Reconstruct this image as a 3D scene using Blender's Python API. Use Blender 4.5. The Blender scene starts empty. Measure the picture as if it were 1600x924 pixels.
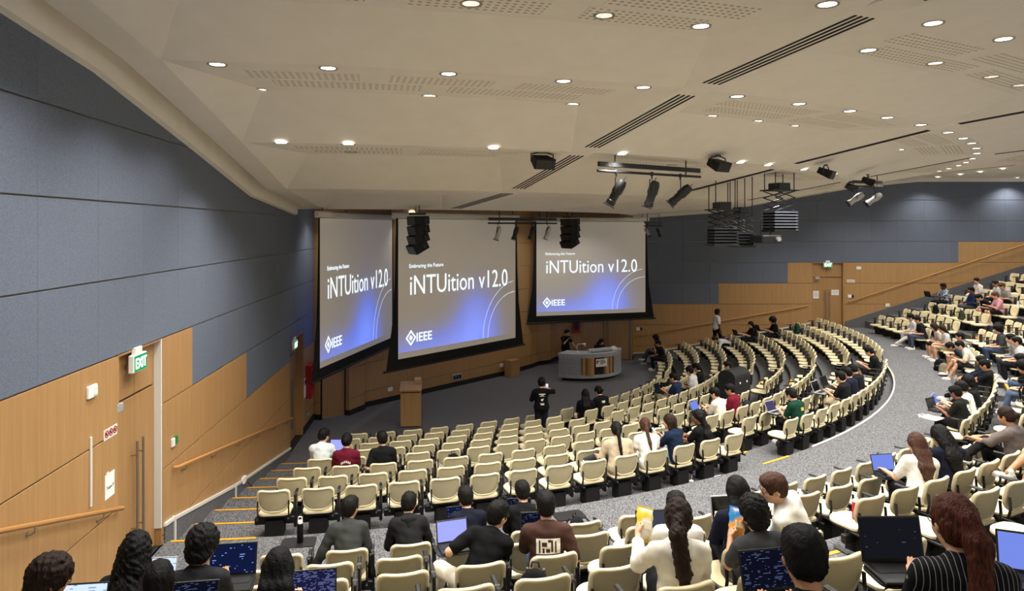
import bpy, bmesh, math, random
import numpy as np
from mathutils import Vector, Matrix
random.seed(7); np.random.seed(7)
SC = bpy.context.scene
COL = SC.collection
R = math.radians
PI = math.pi
# ---------------------------------------------------------------- camera, world, exposure
CAMZ = 5.90                                   # eye height above the stage floor
cam = bpy.data.cameras.new('camera'); camo = bpy.data.objects.new('camera', cam); COL.objects.link(camo)
camo.location = (0, 0, CAMZ); camo.rotation_euler = (R(90), 0, 0)
cam.sensor_width = 36; cam.sensor_fit = 'HORIZONTAL'; cam.lens = 1095/1600*36
cam.shift_y = -106/1600; cam.clip_start = 0.05; cam.clip_end = 200
SC.camera = camo
wld = bpy.data.worlds.new('world'); SC.world = wld; wld.use_nodes = True
wld.node_tree.nodes['Background'].inputs[0].default_value = (1.0, 0.95, 0.87, 1)
wld.node_tree.nodes['Background'].inputs[1].default_value = 0.8
SC.view_settings.view_transform = 'Standard'; SC.view_settings.look = 'None'
SC.view_settings.exposure = 0.32; SC.view_settings.gamma = 1.0; SC.view_settings.use_curve_mapping = False
SC.cycles.diffuse_bounces = 5; SC.cycles.max_bounces = 8; SC.cycles.caustics_reflective = False; SC.cycles.caustics_refractive = False
SC.cycles.sample_clamp_indirect = 4.0
LAMP_W = 235.0                                  # watts of one ceiling downlight
LAMP_C = (1.0, 0.96, 0.89)
# ---------------------------------------------------------------- plan of the hall (metres; camera above the origin, +Y ahead)
PC = (-6.2, 29.9)                              # centre of all the seating arcs
WALLR = 32.0                                   # the right-hand wall is the plane Y = 32
PH = 0.95                                      # height of a wall panel row
RISE_L, RISE_U = 0.168, 0.30
Z0 = 8*RISE_L                                  # curved walkway level
def XL(y): return -4.104-0.0935*y              # left-hand wall
def pol(r, deg, z=0.0):
    a = R(deg); return Vector((PC[0]+r*math.sin(a), PC[1]-r*math.cos(a), z))
def ang_left(r):                               # angle at which the circle r meets the left wall
    lo, hi = -40.0, 40.0
    for _ in range(40):
        m = (lo+hi)/2; p = pol(r, m)
        if p.x < XL(p.y): lo = m
        else: hi = m
    return hi
def ang_right(r):
    return 180-math.degrees(math.acos(max(-1, min(1, (WALLR-PC[1])/r))))
# ---------------------------------------------------------------- object helpers
def tag(o, label=None, cat=None, group=None, kind=None):
    if label: o['label'] = label
    if cat: o['category'] = cat
    if group: o['group'] = group
    if kind: o['kind'] = kind
    return o
def empty(name, loc=(0,0,0), rz=0.0, label=None, cat=None, group=None, kind=None):
    o = bpy.data.objects.new(name, None); COL.objects.link(o)
    o.location = loc; o.rotation_euler = (0,0,rz); o.empty_display_size = .1
    return tag(o, label, cat, group, kind)
class MB:
    """collects simple shapes into one mesh"""
    def __init__(s): s.v = []; s.f = []; s.uv = None
    def add(s, vs, fs, M=None):
        n = len(s.v)
        for p in vs:
            p = Vector(p)
            s.v.append(tuple(M @ p) if M is not None else tuple(p))
        s.f += [tuple(i+n for i in f) for f in fs]; return s
    def box(s, c, d, rz=0, M=None):
        x, y, z = d[0]/2, d[1]/2, d[2]/2
        T = Matrix.Translation(c) @ Matrix.Rotation(rz, 4, 'Z')
        if M is not None: T = M @ T
        return s.add([(-x,-y,-z),(x,-y,-z),(x,y,-z),(-x,y,-z),(-x,-y,z),(x,-y,z),(x,y,z),(-x,y,z)],
            [(3,2,1,0),(4,5,6,7),(0,1,5,4),(1,2,6,5),(2,3,7,6),(3,0,4,7)], T)
    def bbox(s, c, d, b=.01, rz=0, M=None):     # chamfered box
        x, y, z = d[0]/2, d[1]/2, d[2]/2; b = min(b, x*.9, y*.9, z*.9)
        T = Matrix.Translation(c) @ Matrix.Rotation(rz, 4, 'Z')
        if M is not None: T = M @ T
        def ring(k, zz): return [(-x+k,-y,zz),(x-k,-y,zz),(x,-y+k,zz),(x,y-k,zz),(x-k,y,zz),(-x+k,y,zz),(-x,y-k,zz),(-x,-y+k,zz)]
        def ringi(zz): 
            return [(-x+b,-y+b,zz),(x-b,-y+b,zz),(x-b,-y+b,zz),(x-b,y-b,zz),(x-b,y-b,zz),(-x+b,y-b,zz),(-x+b,y-b,zz),(-x+b,-y+b,zz)]
        V = ringi(-z)+ring(b,-z+b)+ring(b,z-b)+ringi(z); F = []
        for k in range(3):
            for i in range(8):
                j = (i+1) % 8; F.append((k*8+i, k*8+j, k*8+8+j, k*8+8+i))
        F.append(tuple(range(7,-1,-1))); F.append(tuple(range(24,32)))
        return s.add(V, F, T)
    def loops(s, L, cap0=True, cap1=True, M=None):   # skin a list of equal-length rings
        n = len(L[0]); V = [p for l in L for p in l]; F = []
        for k in range(len(L)-1):
            for i in range(n):
                j = (i+1) % n; F.append((k*n+i, k*n+j, k*n+n+j, k*n+n+i))
        if cap0: F.append(tuple(range(n-1,-1,-1)))
        if cap1: F.append(tuple(range((len(L)-1)*n, len(L)*n)))
        return s.add(V, F, M)
    def tube(s, pts, r, n=8, M=None):
        pts = [Vector(p) for p in pts]; L = []
        rr = r if isinstance(r, (list, tuple)) else [r]*len(pts)
        up = None
        for i, p in enumerate(pts):
            t = ((pts[min(i+1,len(pts)-1)]-p).normalized()+(p-pts[max(i-1,0)]).normalized())
            t = t.normalized() if t.length > 1e-6 else Vector((0,0,1))
            if up is None: up = Vector((0,0,1)) if abs(t.z) < .9 else Vector((1,0,0))
            a = t.cross(up).normalized(); b = a.cross(t).normalized(); up = b
            L.append([tuple(p+rr[i]*(math.cos(2*PI*k/n)*a+math.sin(2*PI*k/n)*b)) for k in range(n)])
        return s.loops(L, M=M)
    def lathe(s, prof, n=16, c=(0,0,0), M=None):
        L = [[(c[0]+r*math.cos(2*PI*k/n), c[1]+r*math.sin(2*PI*k/n), c[2]+z) for k in range(n)] for r, z in prof]
        return s.loops(L, M=M)
    def prism(s, poly, z0, z1, M=None):
        return s.loops([[(x,y,z0) for x,y in poly], [(x,y,z1) for x,y in poly]], M=M)
    def mesh(s, name, smooth=None):
        me = bpy.data.meshes.new(name); me.from_pydata(s.v, [], s.f); me.update()
        bm = bmesh.new(); bm.from_mesh(me); bmesh.ops.recalc_face_normals(bm, faces=bm.faces); bm.to_mesh(me); bm.free()
        if smooth: set_smooth(me, smooth)
        return me
def set_smooth(me, ang=40):
    me.polygons.foreach_set('use_smooth', [True]*len(me.polygons))
    if ang < 180:
        try: me.set_sharp_from_angle(angle=R(ang))
        except Exception: pass
def put(name, mesh, mat=None, parent=None, loc=(0,0,0), rot=(0,0,0), per_obj=False):
    o = bpy.data.objects.new(name, mesh); COL.objects.link(o)
    o.location = loc; o.rotation_euler = rot
    if parent is not None: o.parent = parent
    if mat is not None:
        if not mesh.materials: mesh.materials.append(mat)
        elif per_obj or mesh.materials[0] is not mat:
            o.material_slots[0].link = 'OBJECT'; o.material_slots[0].material = mat
    return o
def part(name, mb, mat, parent=None, loc=(0,0,0), rot=(0,0,0), smooth=None):
    return put(name, mb.mesh(name, smooth), mat, parent, loc, rot)
def copy_tree(o, parent=None):
    c = o.copy(); COL.objects.link(c)
    if parent is not None: c.parent = parent
    for ch in o.children: copy_tree(ch, c)
    return c
def rrect(w, h, r, n=5, rb=None):                # rounded rectangle outline, CCW, centred
    rb = r if rb is None else rb; P = []
    for cx, cy, a0, q in ((w/2-r, h/2-r, 0, r), (-w/2+r, h/2-r, 90, r), (-w/2+rb, -h/2+rb, 180, rb), (w/2-rb, -h/2+rb, 270, rb)):
        for k in range(n+1):
            a = R(a0+90*k/n); P.append((cx+q*math.cos(a), cy+q*math.sin(a)))
    return P
# ---------------------------------------------------------------- materials
MATS = {}
def lin(c):
    if isinstance(c, str):
        c = [int(c[i:i+2],16)/255 for i in (0,2,4)]
        c = [x/12.92 if x <= .04045 else ((x+.055)/1.055)**2.4 for x in c]
    return tuple(c[:3])+(1,)
def base_mat(name, col, rough=.6, metal=0, spec=None):
    m = bpy.data.materials.new(name); m.use_nodes = True
    b = m.node_tree.nodes['Principled BSDF']
    b.inputs['Base Color'].default_value = lin(col); b.inputs['Roughness'].default_value = rough; b.inputs['Metallic'].default_value = metal
    if spec is not None: b.inputs['Specular IOR Level'].default_value = spec
    return m
def noise_mat(name, c1, c2, scale=8, rough=.6, stretch=(1,1,1), bump=0.0, detail=4, lo=.35, hi=.65, metal=0, coord='Object', bdist=.004, spec=None):
    m = base_mat(name, c1, rough, metal, spec); t = m.node_tree; b = t.nodes['Principled BSDF']
    tc = t.nodes.new('ShaderNodeTexCoord'); mp = t.nodes.new('ShaderNodeMapping'); mp.inputs['Scale'].default_value = stretch
    nz = t.nodes.new('ShaderNodeTexNoise'); nz.inputs['Scale'].default_value = scale; nz.inputs['Detail'].default_value = detail
    cr = t.nodes.new('ShaderNodeValToRGB'); cr.color_ramp.elements[0].position = lo; cr.color_ramp.elements[1].position = hi
    cr.color_ramp.elements[0].color = lin(c1); cr.color_ramp.elements[1].color = lin(c2)
    t.links.new(tc.outputs[coord], mp.inputs[0]); t.links.new(mp.outputs[0], nz.inputs[0]); t.links.new(nz.outputs[0], cr.inputs[0])
    t.links.new(cr.outputs[0], b.inputs['Base Color'])
    if bump:
        bp = t.nodes.new('ShaderNodeBump'); bp.inputs['Strength'].default_value = bump; bp.inputs['Distance'].default_value = bdist
        t.links.new(nz.outputs[0], bp.inputs['Height']); t.links.new(bp.outputs[0], b.inputs['Normal'])
    return m
def emit_mat(name, col, s):
    m = bpy.data.materials.new(name); m.use_nodes = True; t = m.node_tree
    e = t.nodes.new('ShaderNodeEmission'); e.inputs[0].default_value = lin(col); e.inputs[1].default_value = s
    t.links.new(e.outputs[0], t.nodes['Material Output'].inputs[0]); return m
M = MATS
M['ceil'] = noise_mat('ceiling_paint', 'ECE7DE', 'E9E3D9', 2.5, .85)
M['ceil_perf'] = None
M['fabric'] = noise_mat('blue_grey_fabric_panel', '5C6473', '727A8A', 130, .95, bump=.5, detail=3, bdist=.003, spec=.1)
M['fabric_b'] = noise_mat('blue_grey_fabric_panel_paler', '5E6675', '747C8C', 130, .95, bump=.5, detail=3, bdist=.003, spec=.1)
M['trimline'] = base_mat('bronze_joint_strip', '968C7A', .5)
M['dark'] = base_mat('black_plastic', '141416', .45)
M['darkmat'] = noise_mat('black_matt', '0D0D0F', '17171A', 20, .8)
M['void'] = base_mat('black_backing', '0A0A0B', .9)
M['steel'] = base_mat('brushed_steel', 'A9A39A', .3, .9)
M['alu'] = noise_mat('grey_aluminium', 'A8ABB0', 'B6B9BD', 12, .4, metal=.3)
M['white'] = base_mat('white_plastic', 'E9E7E0', .4)
M['whitepaint'] = base_mat('white_painted_strip', 'DAD8D2', .5)
M['yellow'] = noise_mat('yellow_step_nosing', 'E8A51C', 'D7951B', 30, .6)
M['red'] = base_mat('red_cabinet', 'A31515', .4)
M['green'] = base_mat('green_box', '1E7A3C', .5)
M['paper'] = base_mat('white_paper', 'F2F1EE', .7)
def wood(name, c1, c2, c3, rough=.45, ax=2):
    st = [14.0, 14.0, 14.0]; st[ax] = .55
    m = noise_mat(name, c1, c2, 2.2, rough, tuple(st), detail=6, lo=.3, hi=.72)
    t = m.node_tree; b = t.nodes['Principled BSDF']
    src = b.inputs['Base Color'].links[0].from_socket
    tc = t.nodes['Texture Coordinate']; mp = t.nodes.new('ShaderNodeMapping'); s2 = [3.0]*3; s2[ax] = .2
    mp.inputs['Scale'].default_value = s2
    nz = t.nodes.new('ShaderNodeTexNoise'); nz.inputs['Scale'].default_value = 1.6; nz.inputs['Detail'].default_value = 2
    mx = t.nodes.new('ShaderNodeMix'); mx.data_type = 'RGBA'
    mm = t.nodes.new('ShaderNodeMath'); mm.operation = 'MULTIPLY'; mm.inputs[1].default_value = .75
    t.links.new(tc.outputs['Object'], mp.inputs[0]); t.links.new(mp.outputs[0], nz.inputs[0]); t.links.new(nz.outputs[0], mm.inputs[0])
    t.links.new(mm.outputs[0], mx.inputs['Factor']); t.links.new(src, mx.inputs['A']); mx.inputs['B'].default_value = lin(c3)
    t.links.new(mx.outputs['Result'], b.inputs['Base Color'])
    return m
M['wood'] = wood('beech_veneer', 'A07A4C', 'B99060', 'AA8454')
M['wood_d'] = wood('beech_veneer_door', '997347', 'B0885A', 'A27D50')
M['wood_h'] = wood('beech_rail', 'B98449', 'C69255', 'BF8B4F', .35, 1)
def carpet():
    m = noise_mat('grey_woven_carpet', '313135', '7F7F81', 60, .95, (1,1,1), detail=3, lo=.36, hi=.64, bump=.4, spec=.05)
    t = m.node_tree; b = t.nodes['Principled BSDF']; tc = t.nodes['Texture Coordinate']
    src = b.inputs['Base Color'].links[0].from_socket
    mp = t.nodes.new('ShaderNodeMapping'); mp.inputs['Rotation'].default_value = (0,0,R(20)); mp.inputs['Scale'].default_value = (34, 5.0, 34)
    nz = t.nodes.new('ShaderNodeTexNoise'); nz.inputs['Scale'].default_value = 3.2; nz.inputs['Detail'].default_value = 3
    cr = t.nodes.new('ShaderNodeValToRGB'); cr.color_ramp.elements[0].position = .42; cr.color_ramp.elements[1].position = .58
    cr.color_ramp.elements[0].color = lin('303034'); cr.color_ramp.elements[1].color = lin('87878A')
    mx = t.nodes.new('ShaderNodeMix'); mx.data_type = 'RGBA'; mx.inputs['Factor'].default_value = .55
    t.links.new(tc.outputs['Object'], mp.inputs[0]); t.links.new(mp.outputs[0], nz.inputs[0]); t.links.new(nz.outputs[0], cr.inputs[0])
    t.links.new(src, mx.inputs['A']); t.links.new(cr.outputs[0], mx.inputs['B']); t.links.new(mx.outputs['Result'], b.inputs['Base Color'])
    return m
M['carpet'] = carpet()
def perf():
    """painted ceiling board with rows of small punched slots (object X/Y)"""
    m = noise_mat('perforated_ceiling_board', 'ECE7DE', 'E9E3D9', 2.5, .85); t = m.node_tree; b = t.nodes['Principled BSDF']
    src = b.inputs['Base Color'].links[0].from_socket; tc = t.nodes['Texture Coordinate']; sp = t.nodes.new('ShaderNodeSeparateXYZ')
    t.links.new(tc.outputs['Object'], sp.inputs[0]); prev = None
    for ax, per, duty in (('X', .085, .5), ('Y', .085, .4)):
        a = t.nodes.new('ShaderNodeMath'); a.operation = 'DIVIDE'; a.inputs[1].default_value = per
        f = t.nodes.new('ShaderNodeMath'); f.operation = 'FRACT'; l = t.nodes.new('ShaderNodeMath'); l.operation = 'LESS_THAN'; l.inputs[1].default_value = duty
        t.links.new(sp.outputs[ax], a.inputs[0]); t.links.new(a.outputs[0], f.inputs[0]); t.links.new(f.outputs[0], l.inputs[0])
        if prev is None: prev = l
        else:
            q = t.nodes.new('ShaderNodeMath'); q.operation = 'MULTIPLY'; t.links.new(prev.outputs[0], q.inputs[0]); t.links.new(l.outputs[0], q.inputs[1]); prev = q
    mx = t.nodes.new('ShaderNodeMix'); mx.data_type = 'RGBA'; mx.inputs['B'].default_value = lin('A79C88')
    t.links.new(prev.outputs[0], mx.inputs['Factor']); t.links.new(src, mx.inputs['A']); t.links.new(mx.outputs['Result'], b.inputs['Base Color'])
    return m
M['ceil_perf'] = perf()
# ================================================================ floor with its curved tiers
def arc_pts(r, z, a0, a1, n):
    return [tuple(pol(r, a0+(a1-a0)*k/n, z)) for k in range(n+1)]
def ring_strip(mb, r0, z0, r1, z1, n=64, a=None):
    l0 = (ang_left(r0), ang_right(r0)) if a is None else a; l1 = (ang_left(r1), ang_right(r1)) if a is None else a
    A = arc_pts(r0, z0, *l0, n); B = arc_pts(r1, z1, *l1, n)
    mb.add(A+B, [(i, i+1, n+1+i+1, n+1+i) for i in range(n)])
fl = MB()
ring_strip(fl, .5, 0, 11.91, 0, 48)
for k in range(7, -1, -1):
    ro = 19.75-.98*k; zt = Z0-RISE_L*(k+1)
    ring_strip(fl, ro-.98, zt, ro, zt); ring_strip(fl, ro, zt, ro, zt+RISE_L)
ring_strip(fl, 19.75, Z0, 22.4, Z0)
RU = lambda i: 22.4+.96*(i-2)
for i in range(2, 14):
    z = Z0+RISE_U*(i-1); ring_strip(fl, RU(i), z-RISE_U, RU(i), z)
    ring_strip(fl, RU(i), z, RU(i+1), z)
fl.add([(-9,16.5,-.004),(6,16.5,-.004),(6,33,-.004),(-9,33,-.004)], [(0,1,2,3)])
floor = part('floor', fl, M['carpet']); tag(floor, kind='structure')
AISLE_U = (24.0, 41.6, 60.1, 78.3); AISLE_L = (35.15, 65.5)
for a in AISLE_U:                                  # half steps in the steep aisles
    for i in range(2, 10):
        r = RU(i); z = Z0+RISE_U*(i-1.5); w = math.degrees(.52/r); b = MB()
        A = arc_pts(r-.46, z, a-w, a+w, 2)+arc_pts(r-.002, z, a-w, a+w, 2); n = len(A)
        A += [(p[0], p[1], z-.16) for p in A]
        b.add(A, [(0,1,4,3),(1,2,5,4),(0,6,7,1),(1,7,8,2),(0,3,9,6),(2,8,11,5)])
        part('half_step', b, M['carpet'], floor)
def nosing(r, z, a0, a1, w=.05):
    b = MB(); n = 3; A = arc_pts(r-w*.15, z+.006, a0, a1, n); B = arc_pts(r+w, z+.006, a0, a1, n); C = arc_pts(r-w*.15, z-.04, a0, a1, n)
    b.add(A+B+C, [(i, i+1, n+1+i+1, n+1+i) for i in range(n)]+[(i, i+1, 2*n+2+i+1, 2*n+2+i) for i in range(n)])
    part('nosing', b, M['yellow'], floor)
for k in range(8):
    ro = 19.75-.98*k; z = Z0-RISE_L*k
    a = ang_left(ro); nosing(ro, z, a+math.degrees(.1/ro), a+math.degrees(1.3/ro))
    a = ang_right(ro); nosing(ro, z, a-math.degrees(1.3/ro), a-math.degrees(.1/ro))
    for c in AISLE_L: nosing(ro, z, c-math.degrees(.42/ro), c+math.degrees(.42/ro))
for c in AISLE_U:
    for i in range(2, 10):
        nosing(RU(i), Z0+RISE_U*(i-1), c-math.degrees(.42/RU(i)), c+math.degrees(.42/RU(i)))
        nosing(RU(i)-.46, Z0+RISE_U*(i-1.5), c-math.degrees(.42/RU(i)), c+math.degrees(.42/RU(i)))
et = MB(); et.tube([pol(19.76, 39+k*.9, Z0+.012) for k in range(59)], .022, 6)
part('edge_trim', et, M['whitepaint'], floor)

# ================================================================ walls
ZJ = lambda k: 5.9+PH*(.33-k)                       # joint heights of the wall panel rows
PANEL = {}
def panel_mesh(w, h, t=.022):
    key = (round(w,2), round(h,3))
    if key not in PANEL: PANEL[key] = MB().bbox((0,0,0), (w-.002, t, h-.018), .0025).mesh('wall_panel')
    return PANEL[key]
def put_panel(parent, s0, s1, z0, z1, mat, name=None):
    w = s1-s0
    if w < .05: return
    put(name or ('fabric_panel' if mat in (M['fabric'], M['fabric_b']) else 'veneer_panel'), panel_mesh(w, z1-z0), mat, parent, ((s0+s1)/2, -.014, (z0+z1)/2), per_obj=True)
def run(parent, s0, s1, z0, z1, mat, step, off=0.0):
    """cut a stretch of one row at every `step`"""
    c = [s0]; k = math.floor((s0-off)/step)+1
    while off+k*step < s1-.15:
        if off+k*step > s0+.15: c.append(off+k*step)
        k += 1
    c.append(s1)
    for a, b in zip(c[:-1], c[1:]):
        mm = mat
        if mat is M['fabric'] and (int(a*7+z0*5) % 3 == 0): mm = M['fabric_b']
        put_panel(parent, a, b, z0, z1, mm)
# ---- left wall: local x runs along the wall, the room is on local -y
LANG = math.atan2(1, -.0935); LS = math.sqrt(1+.0935**2)
def left_wall_backing():
    b = MB(); e = 21.6*LS
    def bx(s0, s1, z0, z1): b.box(((s0+s1)/2, .06, (z0+z1)/2), (s1-s0, .11, z1-z0))
    d2 = (8.71*LS, 10.08*LS); d1 = (18.3*LS, 20.0*LS)
    bx(-2, d2[0], -.3, 8.6); bx(d2[0], d2[1], 4.31, 8.6); bx(d2[0], d2[1], -.3, 1.30); bx(d2[1], d1[0], -.3, 8.6)
    bx(d1[0], d1[1], 2.93, 8.6); bx(d1[1], e, -.3, 8.6)
    return b, d2, d1, e
b, D2, D1, LE = left_wall_backing()
wl = put('wall_left', b.mesh('wall_left'), M['trimline'], None, (XL(0), 0, 0), (0, 0, LANG)); tag(wl, kind='structure')
SO = 6.99*LS; ST = 1.225
for k in range(-3, 2): run(wl, -1.5, LE, ZJ(k+1), ZJ(k), M['fabric'], ST, SO)
run(wl, -1.5, D2[0], ZJ(3), ZJ(2), M['wood'], 2.45, SO); run(wl, D2[1], 11.25*LS, ZJ(3), ZJ(2), M['wood'], 2.45, D2[1])
run(wl, 11.25*LS, LE, ZJ(3), ZJ(2), M['fabric'], ST, 11.25*LS)
run(wl, -1.5, D2[0], ZJ(4), ZJ(3), M['wood'], 2.45, SO+.6); run(wl, D2[1], 14.29*LS, ZJ(4), ZJ(3), M['wood'], 2.45, D2[1]-.5)
run(wl, 14.29*LS, D1[0], ZJ(4), ZJ(3), M['fabric'], ST, 14.29*LS)
put_panel(wl, D1[0], D1[1], 2.93, ZJ(3), M['fabric']); put_panel(wl, D1[1], LE, ZJ(4), ZJ(3), M['fabric'])
for k in (4, 5, 6):
    run(wl, -1.5, D2[0], ZJ(k+1), ZJ(k), M['wood'], 2.45, SO+.3*k); run(wl, D2[1], D1[0], ZJ(k+1), ZJ(k), M['wood'], 2.45, D2[1]+.4*k)
    run(wl, D1[1], LE, ZJ(k+1), ZJ(k), M['wood'], 2.45, 0)
# ---- right wall
b = MB()
def bx(s0, s1, z0, z1): b.box(((s0+s1)/2, .06, (z0+z1)/2), (s1-s0, .11, z1-z0))
DR = (13.68, 15.14); RE = 30.0
bx(5.3, DR[0], -.3, 8.6); bx(DR[0], DR[1], 4.31, 8.6); bx(DR[0], DR[1], -.3, 1.30); bx(DR[1], RE, -.3, 8.6)
wr = put('wall_right', b.mesh('wall_right'), M['trimline'], None, (0, WALLR, 0)); tag(wr, kind='structure')
for k in range(-3, 1): run(wr, 5.35, RE, ZJ(k+1), ZJ(k), M['fabric'], 1.225, 5.35)
run(wr, 5.35, 20.37, ZJ(2), ZJ(1), M['fabric'], 1.225, 5.35); run(wr, 20.37, RE, ZJ(2), ZJ(1), M['wood'], 2.45, 20.37)
run(wr, 5.35, 12.58, ZJ(3), ZJ(2), M['fabric'], 1.225, 5.35); run(wr, 12.58, DR[0], ZJ(3), ZJ(2), M['wood'], 2.45, 0); run(wr, DR[1], RE, ZJ(3), ZJ(2), M['wood'], 2.45, DR[1])
run(wr, 5.35, 9.43, ZJ(4), ZJ(3), M['fabric'], 1.225, 5.35); run(wr, 9.43, DR[0], ZJ(4), ZJ(3), M['wood'], 2.45, 9.43); run(wr, DR[1], RE, ZJ(4), ZJ(3), M['wood'], 2.45, DR[1])
for k in (4, 5, 6):
    run(wr, 5.35, DR[0], ZJ(k+1), ZJ(k), M['wood'], 2.45, 5.35); run(wr, DR[1], RE, ZJ(k+1), ZJ(k), M['wood'], 2.45, DR[1])
# ---- front wall behind the screens: a run of facets with two piers
FW = [(-6.14,21.55),(-5.87,21.5),(-5.25,22.1),(-5.13,22.0),(-4.80,22.75),(-4.86,23.0),(0.0,28.4),(0.75,29.4),(1.1,30.05),(1.65,30.45),(1.9,31.15),(5.38,31.3),(5.38,32.0)]
wf = empty('wall_front', kind='structure')
for q, (p, p2) in enumerate(zip(FW[:-1], FW[1:])):
    dx, dy = p2[0]-p[0], p2[1]-p[1]; L = math.hypot(dx, dy); a = math.atan2(dy, dx)
    if q == 10:
        segs = [(0, 1.15, 0, 8.2), (1.15, L, 2.62, 8.2)]
    elif q == 1: segs = [(0, L, 2.3, 8.2)]
    else: segs = [(0, L, 0, 8.2)]
    sb = MB()
    for s0, s1, z0, z1 in segs: sb.box(((s0+s1)/2, .06, (z0+z1)/2), (s1-s0, .10, z1-z0))
    o = part('wall_facet', sb, M['trimline'], wf, (p[0], p[1], 0), (0, 0, a))
    for s0, s1, zl, zh in segs:
        for k in range(-3, 7):
            za, zb = max(zl, ZJ(k+1), .16), min(zh, ZJ(k))
            if zb-za > .1:
                cuts = [s0, s1] if s1-s0 < 2.6 else [s0+(s1-s0)*j/3 for j in range(4)]
                for c0, c1 in zip(cuts[:-1], cuts[1:]):
                    o2 = put('veneer_panel', panel_mesh(c1-c0, zb-za), M['wood'], o, ((c0+c1)/2, -.014, (za+zb)/2))
bs = MB()
for q, (p, p2) in enumerate(zip(FW[:-1], FW[1:])):
    if q in (1, 10): continue
    dx, dy = p2[0]-p[0], p2[1]-p[1]; L = math.hypot(dx, dy); a = math.atan2(dy, dx)
    bs.box((L/2, -.02, .08), (L, .05, .16), M=Matrix.Translation((p[0],p[1],0)) @ Matrix.Rotation(a,4,'Z'))
bs.box((2.5, 31.14, .08), (1.1, .05, .16))
tag(part('baseboard_front', bs, M['darkmat']), kind='structure')
# ---- carpet upstands with a pale capping along the stairs
def upstand(name, parent_wall, pts, zdrop, cap=True, mat='carpet', t=.05):
    o = None; b = MB()
    P = [(s, z) for s, z in pts]
    top = [(s, -t, z) for s, z in P]; topb = [(s, 0, z) for s, z in P]; bot = [(s, -t, z-zdrop) for s, z in P]; n = len(P)
    b.add(top+topb+bot, [(i, i+1, n+i+1, n+i) for i in range(n-1)]+[(i, i+1, 2*n+i+1, 2*n+i) for i in range(n-1)]+[(0, n, 2*n), (n-1, 2*n-1, 3*n-1)])
    o = put(name, b.mesh(name), M[mat]); o.matrix_world = parent_wall.matrix_basis.copy(); tag(o, kind='structure')
    if cap:
        c = MB()
        for (s0, z0), (s1, z1) in zip(P[:-1], P[1:]):
            L = math.hypot(s1-s0, z1-z0); A = math.atan2(z1-z0, s1-s0)
            c.box((L/2, -t/2-.004, .012), (L, t+.014, .045), M=Matrix.Translation((s0,0,z0)) @ Matrix.Rotation(-A,4,'Y'))
        part('capping', c, M['whitepaint'], o)
    return o
upstand('baseboard_left', wl, [(D2[1]+.02, 1.60), (10.4*LS, 1.56), (13.46*LS, .93), (18.25*LS, .14)], .75)
upstand('baseboard_left_upper', wl, [(1.0, 4.0), (8.65*LS, 1.56)], 1.0)
upstand('baseboard_right', wr, [(5.4, .16), (6.4, .2), (13.6, 1.53)], .8)
upstand('baseboard_right_upper', wr, [(15.2, 1.62), (26, 5.02), (29.9, 6.2)], 1.2, cap=False)
v = MB(); v.box((0,0,0), (.045,.05,.36))
for s, z in ((D2[1]+.36, 1.42), (13.46*LS, .75)): part('capping_post', v, M['whitepaint'], bpy.data.objects['baseboard_left'], (s, -.045, z))
upl = MB(); upl.box((0,0,0), (.12, .05, .26)); 
tag(put('baseboard_left_end', MB().box((20.75*LS,-.02,.1),(1.5*LS,.05,.2)).mesh('baseboard_left_end'), M['darkmat'], None, (XL(0),0,0), (0,0,LANG)), kind='structure')
# ================================================================ doors (structure), recessed
def handle_bar(h=1.35):
    b = MB(); b.tube([(0,0,-h/2),(0,0,h/2)], .017, 8)
    for z in (-h*.36, h*.36): b.tube([(0,0,z),(0,.075,z)], .010, 6)
    return b
def double_door(name, wall, s0, s1, zf, ztop, zleaf, rec=.14, jamb=None, hz=None, transom=True):
    d = empty(name); d.matrix_world = wall.matrix_basis.copy(); tag(d, kind='structure')
    W = s1-s0; m = (s0+s1)/2; fr = MB()
    fr.box((s0+.02, rec/2, (zf+ztop)/2), (.04, rec+.03, ztop-zf)); fr.box((s1-.02, rec/2, (zf+ztop)/2), (.04, rec+.03, ztop-zf)); fr.box((m, rec/2, ztop-.01), (W, rec+.03, .03))
    part('door_frame', fr, M['wood_d'], d)
    if transom:
        for a, c in ((s0+.045, m), (m, s1-.045)):
            put('transom_panel', MB().bbox((0,0,0), (c-a-.008, .04, ztop-zleaf-.04), .003).mesh('transom_panel'), M['wood_d'], d, ((a+c)/2, rec, (ztop+zleaf)/2))
    for a, c, sg in ((s0+.045, m-.004, 1), (m+.004, s1-.045, -1)):
        lf = put('door_leaf', MB().bbox((0,0,0), (c-a, .045, zleaf-zf-.02), .003).mesh('door_leaf'), M['wood_d'], d, ((a+c)/2, rec, (zleaf+zf)/2))
        part('handle', handle_bar(), M['steel'], lf, (sg*((c-a)/2-.09), -.1, -.05+((hz or zf+1.1)-(zleaf+zf)/2)), smooth=60)
    th = MB(); th.box((m, rec/2+.04, zf-.03), (W, rec+.14, .06)); part('threshold', th, M['darkmat'], d)
    bk = MB(); bk.box((m, rec+.06, (zf+ztop)/2), (W, .05, ztop-zf)); part('door_backing', bk, M['void'], d)
    return d
d2 = double_door('door_1', wl, D2[0], D2[1], Z0, 4.31, 3.66, rec=.10)
jb = MB(); jb.box((D2[1]-.035, .040, (Z0+.25+4.31)/2), (.035, .12, 4.31-Z0-.25)); part('jamb_strip', jb, M['whitepaint'], d2)
d1 = double_door('door_2', wl, D1[0], D1[1], 0.0, 2.93, 2.38, rec=.2)
dr = double_door('door_3', wr, DR[0], DR[1], Z0, 4.31, 3.62, rec=.10)
p, p2 = FW[10], FW[11]; A10 = math.atan2(p2[1]-p[1], p2[0]-p[0]); L10 = math.hypot(p2[0]-p[0], p2[1]-p[1])
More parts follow.
